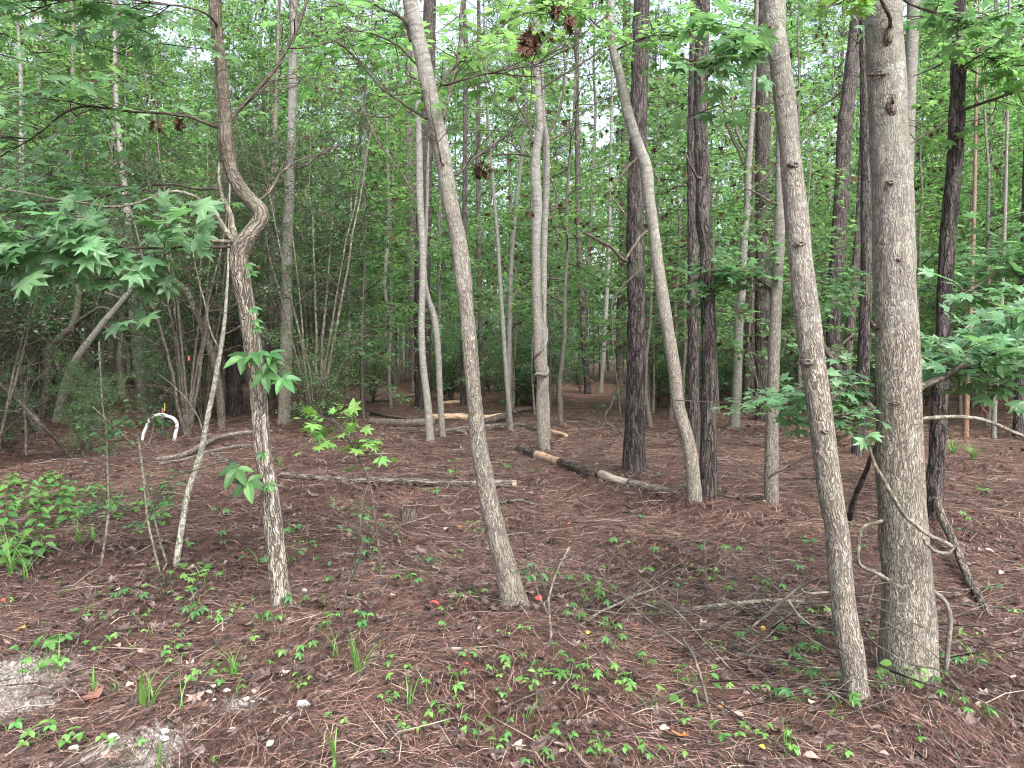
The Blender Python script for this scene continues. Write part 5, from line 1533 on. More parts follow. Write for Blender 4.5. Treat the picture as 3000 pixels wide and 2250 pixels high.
leafy('oval_shrub', [(1040, 1630, 4), (1055, 1560, 4), (1062, 1490, 3), (1085, 1400, 3)], r, 14, 0.24, 0.045, 0.045, dY=0.0, individual=True, meshes=L_OVAL_C, droop=0.2, t0=0.05, up=0.0, tilt=0.4, planar=False, limit=36)
leafy('oval_shrub', [(1018, 1715, 4), (1050, 1640, 3), (1100, 1560, 3), (1130, 1520, 2)], r, 9, 0.22, 0.05, 0.042, dY=0.0, individual=True, meshes=L_OVAL_C, droop=0.2, t0=0.3, up=0.0, tilt=0.4, planar=False, limit=14)
leafy('lichen_shoot', [(1606, 1750, 5), (1590, 1700, 4), (1570, 1655, 3), (1540, 1625, 3)], r, 4, 0.12, 0.06, 0.055, dY=0.0, individual=True, meshes=L_OVAL_C, droop=0.5, t0=0.4, up=-0.1, tilt=0.4, limit=14)
limb('lichen_shoot', [(1608, 1800, 5), (1590, 1760, 4), (1578, 1715, 3), (1575, 1660, 2)], 'lichen', 'branch', 0.05, 6)
leafy('lime_shoot', [(1573, 1990, 3), (1568, 1972, 3), (1560, 1958, 2)], r, 5, 0.05, 0.025, 0.05, dY=0.0, individual=True, meshes=[single(LANCE, 'lime')], droop=0.0, t0=0.2, up=0.4, tilt=0.5, limit=16)
for key, pts, n_, L_, ls in (('stem_a', [(316, 1522, 4), (300, 1480, 3), (260, 1450, 3)], 7, 0.22, 0.05), ('stem_b', [(434, 1532, 4), (450, 1480, 3), (480, 1420, 3)], 8, 0.25, 0.05), ('stem_b', [(446, 1240, 3), (420, 1200, 3), (380, 1190, 2)], 9, 0.3, 0.05), ('stem_a', [(314, 1290, 3), (280, 1260, 3), (240, 1240, 2)], 9, 0.3, 0.05)):
    leafy(key, pts, r, n_, L_, 0.06, ls, dY=0.1, individual=True, meshes=L_OVAL_C, droop=0.2, t0=0.1, up=0.0, tilt=0.4, limit=70)

# creeper climbing the kinked tree
td = TREES['kinked']
Yk = td['Y'] - 0.13
cv = thing('creeper', td['base'] + np.array([0.09, -0.14, 0.0]), 'five-leaved creeper hanging from the middle of the kinked tree', 'vine')
cb = np.array(cv.location)
A = np.array([PW(x, y, Yk, 3) for x, y in ((800, 1560), (780, 1420), (765, 1270), (752, 1130), (745, 1040), (740, 960), (728, 880), (716, 800), (722, 760))])
g = Geo()
T = spline(A, 0.04)
g.tube(T[:, :3], T[:, 3], 5)
g.build('stem', M['twig'], cv, cb, True, True)
fr = ([], [], [], [])
for x, y, s, ax, az_ in ((714, 1047, 0.125, -0.7, -0.25), (752, 1036, 0.11, 0.2, -0.2), (795, 1037, 0.09, 0.7, -0.1), (776, 1095, 0.115, 0.3, -0.8), (829, 1110, 0.11, 0.75, -0.55), (790, 1062, 0.09, 0.5, -0.4), (728, 775, 0.05, 0.5, -0.5), (738, 800, 0.05, 0.6, -0.2),
                        (742, 905, 0.055, 0.6, -0.4), (748, 940, 0.05, 0.5, -0.5), (752, 962, 0.05, 0.6, -0.3), (694, 1374, 0.13, -0.3, -0.5), (726, 1412, 0.13, 0.3, -0.7), (788, 1420, 0.06, 0.5, -0.5), (770, 1330, 0.05, -0.4, -0.4)):
    fr[0].append(P(x, y, Yk - 0.03))
    fr[1].append((ax, -0.55, az_))
    fr[2].append((0.1 * ax, -0.75, 0.65))
    fr[3].append(s)
leaf_objects(tuple(np.array(a) for a in fr), L_FIVE, cv, cb, r)

# dark clumps of dead leaves hanging in the air
L_DEAD = [single(curl(MAPLE, 0.8, 7), 'deadleaf'), single(curl(MAPLE, -0.9, 8), 'deadleaf'), single(curl(OVAL, 1.0, 9), 'deadleaf')]
for x, y, Y, w, h_, n_, lab in ((1554, 106, 4.2, 22, 45, 26, 'largest dark clump of dead leaves, hanging before the knotted stem'), (1630, 14, 4.2, 16, 20, 9, 'small dark clump of dead leaves at the top edge beside the largest clump'),
                              (1662, 52, 4.2, 14, 22, 8, 'brown dangling leaf clump, lowest of the two beside the largest clump'), (1405, 497, 5.6, 17, 18, 16, 'round dark dead leaf clump hanging just past the long leaning trunk'),
                              (1545, 622, 7.5, 12, 8, 7, 'little brown dead leaf clump in front of the thinner smooth stem'), (457, 362, 4.6, 10, 14, 5, 'dead leaf bundle under the highest long limb of the kinked tree'),
                              (524, 345, 4.6, 10, 14, 5, 'dead leaf bundle near where the long limb joins the kinked tree'), (610, 595, 4.5, 14, 14, 8, 'dead leaf bundle caught in the dead fork of the kinked tree'),
                              (1733, 1110, 15, 6, 8, 5, 'rusty dead leaf scrap low beside the slim far pine'), (2165, 905, 12, 10, 16, 10, 'dead leaf tangle stuck to the leaning forked tree'),
                              (2885, 1165, 10, 14, 40, 22, 'ragged dark dead leaf mass beside the thin pale trunk')):
    c = P(x, y, Y)
    cl = thing('dead_leaf_cluster', c, lab, 'dead leaves')
    px = Y / F
    g = Geo()
    g.tube(np.array([c + [0, 0, (h_ + 60) * px], c + [0.01, 0, h_ * px * 0.5], c]), [0.002, 0.002, 0.0015], 4)
    g.build('twig', M['twig'], cl, c, True, True)
    pos = c + r.normal(0, 1, (n_, 3)) * np.array([w * px * 0.55, w * px * 0.5, h_ * px * 0.5])
    leaf_objects((pos, np.array([0, 0, -1.0]) + r.normal(0, 0.45, (n_, 3)), r.normal(0, 1, (n_, 3)), r.uniform(0.045, 0.08, n_) * (1 if Y < 9 else 1.6)), L_DEAD, cl, c, r)

# ------------------------------------------------------------------ forest floor cover
q = np.random.default_rng(3)


def floor_points(N, d0, d1, falloff, widen=1.15):
    d = (d0 ** falloff + (d1 ** falloff - d0 ** falloff) * q.random(N)) ** (1 / falloff)
    x = q.uniform(-1, 1, N) * (0.70 * d * widen + 0.25)
    return x, d


def straw(N, d0, d1, fo, L, w, lift):
    x, y = floor_points(N, d0, d1, fo)
    keep = q.random(N) > np.clip(gravel(x, y) * 1.1 - 0.15, 0, 0.82)
    cl = vnoise(np.stack([x * 1.7, y * 1.7, 0 * x], -1), 31)
    keep &= q.random(N) < 0.35 + 0.9 * cl
    x, y = x[keep], y[keep]
    N = len(x)
    flow = 6.28 * vnoise(np.stack([x * 0.9, y * 0.9, 0 * x + 4], -1), 12) + q.normal(0, 0.9, N)
    ln = L * q.uniform(0.5, 1.15, N)
    bend = q.normal(0, 0.45, N)
    t = np.array([-0.5, 0.0, 0.5])
    a0, a1 = flow - bend * 0.5, flow + bend * 0.5
    px = np.stack([x - np.cos(a0) * ln * 0.5, x, x + np.cos(a1) * ln * 0.5], 1)
    py = np.stack([y - np.sin(a0) * ln * 0.5, y, y + np.sin(a1) * ln * 0.5], 1)
    tilt = q.normal(0, 0.07, N)[:, None] * ln[:, None]
    pz = terrain(px, py) + q.uniform(0.004, lift, N)[:, None] + t * tilt
    pz[:, 1] += np.abs(q.normal(0, 0.006, N))
    nn_ = np.clip(1 - (np.hypot(px, py) - 10) / 8, 0, 1)
    p3 = np.stack([px, py, 0 * px], -1)
    pz += nn_ * (0.028 * (vnoise(p3 * 2.7, 3) - 0.5) + 0.022 * (vnoise(p3 * 7.0, 4) - 0.5) + 0.012 * (vnoise(p3 * 14.0, 5) - 0.5))
    ww = w * q.uniform(0.6, 1.3, N)[:, None] * 0.5
    nx_, ny_ = -np.sin(flow)[:, None] * ww, np.cos(flow)[:, None] * ww
    k = np.array([0.7, 1.0, 0.5])
    A = np.stack([px + nx_ * k, py + ny_ * k, pz], -1)
    B = np.stack([px - nx_ * k, py - ny_ * k, pz + 0.0006], -1)
    V = np.concatenate([A, B], 1).reshape(-1, 3)
    f = np.array([(0, 3, 4), (0, 4, 1), (1, 4, 5), (1, 5, 2)])
    return V, (np.arange(N)[:, None, None] * 6 + f[None]).reshape(-1, 3)


g = Geo()
for args in ((125000, 2.2, 6.5, 1.25, 0.18, 0.0028, 0.03), (115000, 6.0, 13, 1.2, 0.24, 0.0058, 0.045), (70000, 12, 28, 1.1, 0.38, 0.014, 0.06)):
    g.add(*straw(*args))
o = g.build('pine_straw', M['straw'], None, None, False)
o['kind'] = 'stuff'
tag(o, 'thick carpet of fallen rust brown pine needles over the forest floor', 'pine needles')


def zfloor(x, y):
    p3 = np.stack([np.asarray(x, float), np.asarray(y, float), 0 * np.asarray(x, float)], -1)
    n_ = np.clip(1 - (np.hypot(x, y) - 10) / 8, 0, 1)
    return terrain(x, y) + n_ * (0.028 * (vnoise(p3 * 2.7, 3) - 0.5) + 0.022 * (vnoise(p3 * 7.0, 4) - 0.5) + 0.012 * (vnoise(p3 * 14.0, 5) - 0.5))


g = Geo()
for k, tm in enumerate(LITTER):
    for (N, d0, d1, fo, s0) in ((1800, 2.2, 7.0, 1.1, 0.066), (800, 7, 16, 1.1, 0.095)):
        x, y = floor_points(N, d0, d1, fo)
        cl = vnoise(np.stack([x * 1.3, y * 1.3, 0 * x + k], -1), 41)
        kp = (q.random(N) < 0.25 + 1.1 * cl) & (gravel(x, y) < 0.6)
        x, y = x[kp], y[kp]
        n_ = len(x)
        a_ = q.uniform(0, 6.28, n_)
        g.leaves(tm, np.stack([x, y, zfloor(x, y) + q.uniform(0.004, 0.022, n_)], -1), np.stack([np.cos(a_), np.sin(a_), q.normal(0, 0.14, n_)], -1), np.array([0, 0, 1.0]) + q.normal(0, 0.28, (n_, 3)), s0 * q.uniform(0.5, 1.25, n_))
o = g.build('leaf_litter', M['litter'], None, None, False)
o['kind'] = 'stuff'
tag(o, 'curled grey brown dead leaves strewn through the pine needles', 'leaf litter')
# twig litter
g = Geo()
x, y = floor_points(1500, 2.6, 22, 1.05)
for i in range(len(x)):
    a_, ln = q.uniform(0, 6.28), q.uniform(0.08, 0.4) * (1 + 0.09 * y[i])
    dd = np.array([math.cos(a_), math.sin(a_), q.normal(0, 0.08)])
    p0 = np.array([x[i], y[i], float(zfloor(x[i], y[i])) + q.uniform(0.006, 0.03)])
    mid = p0 + dd * ln * 0.5 + np.append(q.normal(0, 0.02, 2), 0.01)
    r0 = q.uniform(0.0015, 0.004) * (1 + 0.05 * y[i])
    g.tube(np.array([p0, mid, p0 + dd * ln]), [r0, r0 * .9, r0 * .5], 5)
for cx, cy_, R, N in ((*G(2220, 1800)[:2], 0.42, 110), (*G(1900, 1780)[:2], 0.4, 40), (*G(2560, 1930)[:2], 0.2, 22), (*G(2800, 1990)[:2], 0.28, 34), (*G(2100, 1950)[:2], 0.35, 30), (*G(640, 1330)[:2], 0.9, 60), (*G(330, 1560)[:2], 0.5, 50), (*G(1400, 1262)[:2], 1.6, 60), (*G(2060, 1290)[:2], 1.3, 50), (*G(2330, 1400)[:2], 0.9, 40), (*G(1560, 1320)[:2], 0.8, 40)):
    for i in range(N):
        a_, ln = q.uniform(0, 6.28), q.uniform(0.2, 0.75) * (1 + 0.04 * cy_)
        px_, py_ = cx + q.normal(0, R), cy_ + q.normal(0, R)
        dd = np.array([math.cos(a_), math.sin(a_), q.normal(0.08, 0.25)])
        p0 = np.array([px_, py_, float(zfloor(px_, py_)) + q.uniform(0.0, 0.08)])
        mid = p0 + dd * ln * 0.5 + q.normal(0, 0.03, 3)
        r0 = q.uniform(0.0018, 0.0048) * (1 + 0.05 * cy_)
        g.tube(np.array([p0, mid, p0 + dd * ln]), [r0, r0 * .8, r0 * .4], 4)
x, y = floor_points(420, 4.5, 18, 1.1)
for i in range(len(x)):
    ln = q.uniform(0.12, 0.5)
    d_ = np.append(q.normal(0, 0.35, 2), 1.0)
    p0 = np.array([x[i], y[i], float(zfloor(x[i], y[i]))])
    r0 = q.uniform(0.001, 0.0022) * (1 + 0.05 * y[i])
    g.tube(np.array([p0, p0 + d_ * ln * 0.5 + np.append(q.normal(0, 0.03, 2), 0), p0 + d_ * ln + np.append(q.normal(0, 0.06, 2), 0)]), [r0, r0 * .8, r0 * .4], 4)
o = g.build('twig_litter', M['deadlimb'], None, None, True, True)
g = Geo()
x, y = floor_points(700, 2.6, 18, 1.05)
for i in range(len(x)):
    a_, ln = q.uniform(0, 6.28), q.uniform(0.06, 0.3) * (1 + 0.09 * y[i])
    dd = np.array([math.cos(a_), math.sin(a_), q.normal(0, 0.06)])
    p0 = np.array([x[i], y[i], float(zfloor(x[i], y[i])) + q.uniform(0.01, 0.035)])
    r0 = q.uniform(0.0014, 0.003) * (1 + 0.05 * y[i])
    g.tube(np.array([p0, p0 + dd * ln * 0.5 + np.append(q.normal(0, 0.02, 2), 0.01), p0 + dd * ln]), [r0, r0 * .9, r0 * .5], 5)
pale = g.build('pale_twigs', M['palewood'], o, None, True, True)
pale['kind'] = 'stuff'
o['kind'] = 'stuff'
tag(o, 'broken thin twigs scattered over the pine needles', 'twigs')
# pebbles
oct_v = np.array([(1, 0, 0), (-1, 0, 0), (0, 1, 0), (0, -1, 0), (0, 0, 1), (0, 0, -0.6)], float)
oct_f = np.array([(0, 2, 4), (2, 1, 4), (1, 3, 4), (3, 0, 4), (2, 0, 5), (1, 2, 5), (3, 1, 5), (0, 3, 5)])
g = Geo()
for (c, R) in GRAVEL:
    N = int(1500 * R / 0.3)
    x, y = c[0] + q.normal(0, R * 0.5, N), c[1] + q.normal(0, R * 0.5, N)
    s = q.gamma(2.0, 0.0022, N) + 0.002
    v = oct_v[None] * s[:, None, None] * q.uniform(0.6, 1.3, (N, 6, 3))
    v += np.stack([x, y, zfloor(x, y) + 0.001], -1)[:, None]
    g.add(v.reshape(-1, 3), (np.arange(N)[:, None, None] * 6 + oct_f[None]).reshape(-1, 3))
o = g.build('gravel', M['pebble'], None, None, False)
o['kind'] = 'stuff'
tag(o, 'pale crushed gravel showing through the needles at the path edge', 'gravel')


# ------------------------------------------------------------------ single stones
def stone(seed, s):
    qq = np.random.default_rng(seed)
    V, fs = [], []
    n, m = 10, 6
    for i in range(m + 1):
        ph = math.pi * i / m
        for j in range(n):
            th_ = 2 * math.pi * j / n
            V.append((math.sin(ph) * math.cos(th_), math.sin(ph) * math.sin(th_), math.cos(ph)))
    V = np.array(V)
    for _ in range(9):
        nn_ = nrm(qq.normal(0, 1, 3))
        dcut = qq.uniform(0.55, 0.85)
        ov = np.clip(V @ nn_ - dcut, 0, None)
        V = V - ov[:, None] * nn_
    V = V * np.array([1, qq.uniform(0.6, 0.9), qq.uniform(0.45, 0.7)]) * s
    for i in range(m):
        for j in range(n):
            a, b, c, d = i * n + j, i * n + (j + 1) % n, (i + 1) * n + (j + 1) % n, (i + 1) * n + j
            fs += [(a, d, c), (a, c, b)]
    return V, fs


for i, (x, y, w, lab) in enumerate((
        (892, 1740, 22, 'white stone lying against the needles just past the foot of the kinked tree'), (887, 2078, 46, 'largest pale mottled stone on the bare patch of dirt'), (856, 2122, 24, 'pointed white stone nearest the largest mottled stone'),
        (612, 2040, 24, 'pale stone at the gravel end of the stone row on the dirt'), (664, 2034, 26, 'second pale stone of the row, beside the seedling'), (628, 2056, 16, 'small bluish stone just in front of the stone row'),
        (722, 2050, 22, 'grey white stone in the middle of the stone row'), (740, 2056, 18, 'small white stone next to the middle grey white stone'), (765, 2050, 20, 'yellowish stone towards the far end of the row'), (745, 2028, 22, 'yellow green stone set behind the stone row'),
        (778, 2054, 15, 'little round stone ending the stone row'), (805, 2096, 14, 'white pebble between the stone row and pointed white stone'), (842, 2098, 14, 'chalky pebble touching the largest mottled stone side'), (484, 2168, 32, 'flat grey white stone beside the low gravel patch'),
        (460, 2180, 16, 'dark small stone against the flat grey white stone'), (482, 2190, 30, 'buff stone in front of the flat grey white stone'), (335, 2190, 46, 'wide flat buff stone sunk in the low gravel patch'), (215, 2200, 44, 'bluish flat stone left of the low gravel patch'))):
    b = G(x, y)
    s = 0.5 * w / F * b[1]
    g = Geo()
    V, fs = stone(500 + i, s)
    g.add(V, fs, V)
    o = g.build('stone', M['stone'], None, None, False, True)
    o.location = (b[0], b[1], float(zfloor(b[0], b[1])) + s * 0.35 + 0.012)
    tag(o, lab, 'stone', 'stones by the gravel')

# ------------------------------------------------------------------ coloured single fallen leaves
FL = {'red': (0.42, 0.075, 0.06), 'orange': (0.42, 0.17, 0.06), 'yellow': (0.55, 0.42, 0.06), 'pale pink': (0.34, 0.235, 0.205), 'cream': (0.42, 0.36, 0.285), 'brown': (0.20, 0.105, 0.075), 'lime': (0.42, 0.52, 0.10), 'golden': (0.5, 0.3, 0.06)}
MF = {k: flat_leaf(k.replace(' ', '_') + '_fallen_leaf', v) for k, v in FL.items()}
TMS = {'maple': curl(MAPLE, 0.5, 21), 'oval': curl(OVAL, 0.6, 22), 'round': curl(ROUND, 0.4, 23), 'star': curl(STAR, 0.6, 24)}
MEF = {}
FALLEN = []
for x, y, w, col, tmn in (
        (1286, 1787, 28, 'red', 'oval'), (1505, 2022, 34, 'red', 'maple'), (1367, 1968, 13, 'red', 'round'), (1590, 1772, 22, 'red', 'round'), (1353, 1554, 16, 'orange', 'star'), (1662, 1550, 14, 'orange', 'star'), (1725, 1877, 14, 'yellow', 'round'), (1866, 1728, 20, 'golden', 'oval'),
        (74, 1853, 26, 'golden', 'maple'), (16, 1862, 30, 'pale pink', 'oval'), (341, 1904, 30, 'pale pink', 'oval'), (392, 2017, 22, 'cream', 'round'), (579, 2052, 42, 'pale pink', 'maple'), (20, 1895, 22, 'pale pink', 'star'), (582, 1838, 22, 'cream', 'oval'),
        (300, 2245, 36, 'pale pink', 'maple'), (285, 2060, 46, 'brown', 'maple'), (30, 2225, 40, 'pale pink', 'maple'), (695, 2160, 26, 'pale pink', 'oval'), (715, 2225, 34, 'pale pink', 'oval'), (780, 2210, 28, 'cream', 'oval'), (622, 2025, 26, 'cream', 'oval'),
        (1626, 2036, 38, 'cream', 'oval'), (1930, 2144, 30, 'cream', 'oval'), (1507, 2206, 34, 'cream', 'maple'), (1638, 2226, 26, 'pale pink', 'oval'), (1990, 2165, 40, 'orange', 'star'), (1412, 1850, 18, 'pale pink', 'oval'), (1315, 1668, 18, 'pale pink', 'oval'), (1299, 1562, 16, 'cream', 'oval'),
        (1858, 1860, 24, 'brown', 'maple'), (1640, 1760, 16, 'pale pink', 'oval'), (2105, 2101, 30, 'orange', 'oval'), (2180, 2122, 32, 'pale pink', 'oval'), (2197, 2055, 22, 'pale pink', 'oval'), (2130, 2020, 22, 'brown', 'oval'), (2377, 1980, 20, 'cream', 'round'), (2383, 2076, 28, 'cream', 'round'),
        (2350, 2240, 46, 'pale pink', 'oval'), (2550, 2216, 50, 'cream', 'oval'), (2478, 2200, 44, 'cream', 'oval'), (2606, 2236, 26, 'pale pink', 'round'), (2242, 2224, 18, 'yellow', 'round'), (2600, 2200, 34, 'pale pink', 'oval'), (2401, 1568, 16, 'yellow', 'maple'), (2960, 2000, 34, 'cream', 'maple'),
        (2870, 2078, 24, 'cream', 'round'), (2938, 1688, 22, 'cream', 'oval'), (2912, 1630, 22, 'cream', 'oval'), (2230, 1862, 18, 'golden', 'round'), (2995, 2025, 40, 'pale pink', 'oval'), (4, 1775, 18, 'red', 'oval'), (1975, 1450, 20, 'cream', 'oval'), (2004, 2170, 30, 'orange', 'oval'), (268, 2070, 18, 'red', 'round')):
    b = G(x, y)
    k = (col, tmn)
    if k not in MEF:
        g = Geo()
        g.add(*TMS[tmn])
        MEF[k] = g.mesh('fallen_leaf', MF[col], None, False)
    o = bpy.data.objects.new('fallen_leaf', MEF[k])
    COL.objects.link(o)
    s = w / F * b[1] * 1.15
    o.scale = (s, s, s)
    o.rotation_euler = (q.normal(0, 0.3), q.normal(0, 0.3), q.uniform(0, 6.28))
    o.location = (b[0], b[1], float(zfloor(b[0], b[1])) + 0.03)
    FALLEN.append((o, col, tmn, b))

# ------------------------------------------------------------------ seedlings
SEED = []


def seedling(b, kind_, colr, size, nleaf, hgt):
    me = {('five', 'mid'): L_FIVE_M, ('five', 'dark'): L_FIVE, ('five', 'lime'): L_FIVE_L, ('three', 'mid'): L_THREE_M, ('three', 'lime'): L_THREE_L, ('oval', 'mid'): L_OVAL_M, ('oval', 'lime'): L_ROUND_L, ('maple', 'lime'): L_LIME, ('maple', 'mid'): L_MAPLE, ('oval', 'dark'): L_OVAL_C, ('three', 'dark'): L_THREE_M}[(kind_, colr)]
    z = float(zfloor(b[0], b[1]))
    o = thing('seedling', (b[0], b[1], z))
    g = Geo()
    fr = ([], [], [], [])
    a0 = q.uniform(0, 6.28)
    for i in range(nleaf):
        a_ = a0 + i * 2.4 + q.normal(0, 0.3)
        out = (0.25 if nleaf == 1 else 0.75) * hgt * q.uniform(0.6, 1.2)
        tip = np.array([math.cos(a_) * out, math.sin(a_) * out, hgt * q.uniform(0.75, 1.1)])
        g.tube(np.array([[0, 0, -0.02], [tip[0] * 0.35, tip[1] * 0.35, tip[2] * 0.65], tip]), [0.0016, 0.0013, 0.001], 4, caps=False)
        fr[0].append(tip)
        fr[1].append((math.cos(a_), math.sin(a_), -0.15 + q.normal(0, 0.15)))
        fr[2].append((q.normal(0, 0.2), -0.25 + q.normal(0, 0.2), 1.0))
        fr[3].append(size * 0.78 * q.uniform(0.75, 1.15))
    s_ = g.build('stem', M['blade'], o, None, True, True)
    leaf_objects(tuple(np.array(a) for a in fr), me, o, np.zeros(3), q)
    SEED.append((o, kind_, colr, b, nleaf))


def cl(ox, oy, pts):
    return [(ox + x / 2.074, oy + y / 2.074, *rest) for x, y, *rest in pts]


five = cl(1000, 1450, [(310, 1170, 'lime', .06), (650, 1200, 'lime', .062), (1035, 1040, 'mid', .055), (1285, 1155, 'mid', .055), (1440, 540, 'mid', .06), (1515, 575, 'mid', .055), (1605, 610, 'mid', .065), (1475, 650, 'dark', .06), (1455, 680, 'dark', .06), (1500, 640, 'dark', .055), (1435, 750, 'mid', .06),
                       (1640, 850, 'mid', .055), (1650, 910, 'mid', .05), (1500, 1075, 'mid', .045), (1380, 1080, 'mid', .05), (1470, 1140, 'mid', .05), (1600, 1115, 'lime', .045), (1720, 1200, 'lime', .055), (1840, 1050, 'mid', .055), (2040, 1165, 'lime', .05), (1780, 1130, 'mid', .05), (520, 1225, 'mid', .05),
                       (560, 430, 'dark', .06), (600, 440, 'dark', .055), (430, 550, 'dark', .06), (380, 530, 'mid', .055), (1920, 350, 'dark', .06), (1640, 290, 'dark', .06), (1830, 160, 'dark', .06), (1590, 700, 'dark', .06), (1870, 710, 'dark', .055), (90, 830, 'dark', .06), (130, 850, 'dark', .055), (710, 645, 'mid', .045), (1590, 800, 'dark', .05), (1560, 640, 'dark', .05)]) + \
    cl(0, 1450, [(1150, 600, 'dark', .06), (1185, 735, 'dark', .06), (1210, 740, 'dark', .05), (1815, 690, 'dark', .065), (1670, 770, 'mid', .045), (1595, 790, 'dark', .045), (1345, 790, 'lime', .05), (1970, 690, 'mid', .05), (2000, 790, 'mid', .045), (1960, 840, 'mid', .05), (1990, 830, 'mid', .045),
                 (1850, 960, 'mid', .055), (1885, 940, 'mid', .05), (1840, 990, 'mid', .05), (1715, 985, 'lime', .045), (1615, 1070, 'lime', .045), (1370, 490, 'lime', .05), (730, 620, 'dark', .055), (760, 610, 'dark', .05), (840, 640, 'dark', .05), (1780, 220, 'dark', .07), (1760, 250, 'dark', .06), (1340, 255, 'dark', .06), (1380, 310, 'dark', .06), (2010, 540, 'dark', .05)]) + \
    cl(2000, 1450, [(270, 580, 'mid', .055), (500, 540, 'dark', .06), (540, 590, 'dark', .06), (115, 345, 'dark', .06), (300, 345, 'mid', .055), (545, 825, 'dark', .06), (650, 850, 'dark', .06), (730, 1000, 'dark', .065), (740, 1055, 'dark', .065), (780, 960, 'dark', .06), (690, 1010, 'dark', .055), (820, 990, 'dark', .05),
                    (590, 1090, 'mid', .06), (620, 1100, 'mid', .055), (820, 1240, 'dark', .06), (860, 1150, 'dark', .055), (900, 1160, 'dark', .055), (600, 1260, 'dark', .055), (650, 1275, 'dark', .055), (700, 1330, 'mid', .05), (980, 1290, 'mid', .055), (940, 1310, 'dark', .055), (1020, 1280, 'mid', .055), (1180, 1190, 'mid', .045),
                    (1570, 1170, 'dark', .05), (1625, 1280, 'mid', .05), (1735, 1060, 'dark', .05), (1660, 1040, 'mid', .045), (1800, 1370, 'mid', .045), (740, 300, 'dark', .06), (720, 450, 'dark', .05), (1110, 345, 'mid', .05), (1190, 710, 'dark', .05), (365, 900, 'dark', .055), (1690, 130, 'mid', .06), (2050, 480, 'dark', .05), (1880, 590, 'dark', .045), (840, 860, 'dark', .055)])
for x, y, c_, s in five:
    b = G(x, y + 8)
    seedling(b, 'five', c_, s * q.uniform(0.85, 1.1), int(q.choice([1, 1, 2, 2, 3])), 0.045 + 0.5 * s)
three = cl(1000, 1450, [(345, 1070, .045), (800, 1005, .04), (700, 1140, .04), (580, 1370, .04), (835, 1420, .036), (830, 1490, .036), (390, 1410, .032), (960, 1095, .036), (1010, 1425, .036), (240, 1635, .032), (1180, 1640, .036), (1240, 1640, .034), (1345, 1500, .036), (1460, 1590, .034), (1560, 1610, .034), (1650, 1610, .036), (2010, 1640, .036),
                        (150, 745, .036), (640, 820, .03), (830, 635, .036), (640, 730, .03), (310, 990, .04), (1130, 825, .03), (610, 1345, .04), (1905, 1640, .036), (1580, 1540, .03), (450, 1440, .026), (280, 1260, .028), (1480, 1230, .03), (1815, 1540, .03), (730, 1300, .03), (990, 1260, .03), (350, 1490, .045), (945, 1520, .04), (900, 1560, .03), (645, 1390, .028), (1290, 970, .045)]) + \
    cl(0, 1450, [(530, 750, .036), (660, 760, .03), (930, 845, .034), (1065, 820, .036), (1090, 860, .028), (770, 890, .045), (600, 960, .045), (805, 980, .04), (1040, 985, .045), (1100, 1030, .042), (1040, 930, .032), (1555, 895, .042), (1240, 1100, .052), (1215, 1160, .045), (1355, 1150, .04), (300, 990, .07), (340, 940, .06), (380, 960, .065), (270, 1050, .065), (300, 1080, .055), (410, 930, .055), (250, 820, .055),
                 (165, 990, .05), (165, 1080, .04), (400, 610, .03), (355, 630, .03), (60, 1450, .045), (240, 1520, .05), (270, 1480, .055), (420, 1520, .05), (570, 1540, .045), (780, 1610, .045), (1425, 1210, .045), (850, 755, .03), (620, 600, .03), (500, 560, .03), (30, 690, .036), (350, 560, .03), (1430, 710, .036), (1830, 1160, .03), (2040, 1420, .04)]) + \
    cl(2000, 1450, [(200, 525, .04), (480, 1210, .04), (430, 1460, .042), (480, 1500, .042), (550, 1550, .042), (660, 1610, .042), (640, 1590, .04), (255, 1510, .05), (940, 1640, .036), (1450, 1530, .036), (40, 1330, .036), (20, 1400, .036), (235, 970, .034), (100, 630, .034), (160, 480, .034), (830, 720, .04), (30, 660, .03), (10, 540, .034), (1740, 850, .034), (2060, 740, .034), (1880, 1030, .03), (130, 475, .03)])
for x, y, s in three:
    b = G(x, y + 6)
    seedling(b, 'three', 'lime' if q.random() < 0.62 else 'mid', s, int(q.choice([1, 2, 2, 3])), 0.03 + 0.9 * s)
for x, y, kd, c_, s, n_ in ((490, 1702, 'maple', 'lime', .075, 3), (482, 1738, 'maple', 'lime', .08, 3), (575, 1700, 'maple', 'lime', .075, 5), (592, 1720, 'maple', 'lime', .07, 4), (572, 1765, 'maple', 'lime', .06, 3), (1905, 2090, 'oval', 'lime', .062, 3), (2053, 2010, 'oval', 'mid', .06, 3), (2056, 2055, 'oval', 'mid', .055, 3),
                           (760, 1650, 'oval', 'dark', .09, 6), (850, 1640, 'oval', 'dark', .085, 5), (1303, 1846, 'oval', 'mid', .05, 1), (1608, 1962, 'oval', 'dark', .06, 3), (2633, 2010, 'oval', 'lime', .06, 5), (2668, 2015, 'oval', 'lime', .06, 4)):
    b = G(x, y + 12)
    seedling(b, kd, c_, s, n_, 0.05 + s)
for _ in range(46):
    x, y = floor_points(1, 5.0, 10.5, 1.3)
    if gravel(x, y)[0] > 0.3 or min((x[0] - a) ** 2 + (y[0] - b_) ** 2 for a, b_ in HB) < 0.05:
        continue
    seedling(np.array([x[0], y[0], 0]), str(q.choice(['five', 'five', 'oval', 'three'])), str(q.choice(['dark', 'mid'])), q.uniform(.05, .075), int(q.integers(1, 4)), q.uniform(0.06, 0.12))

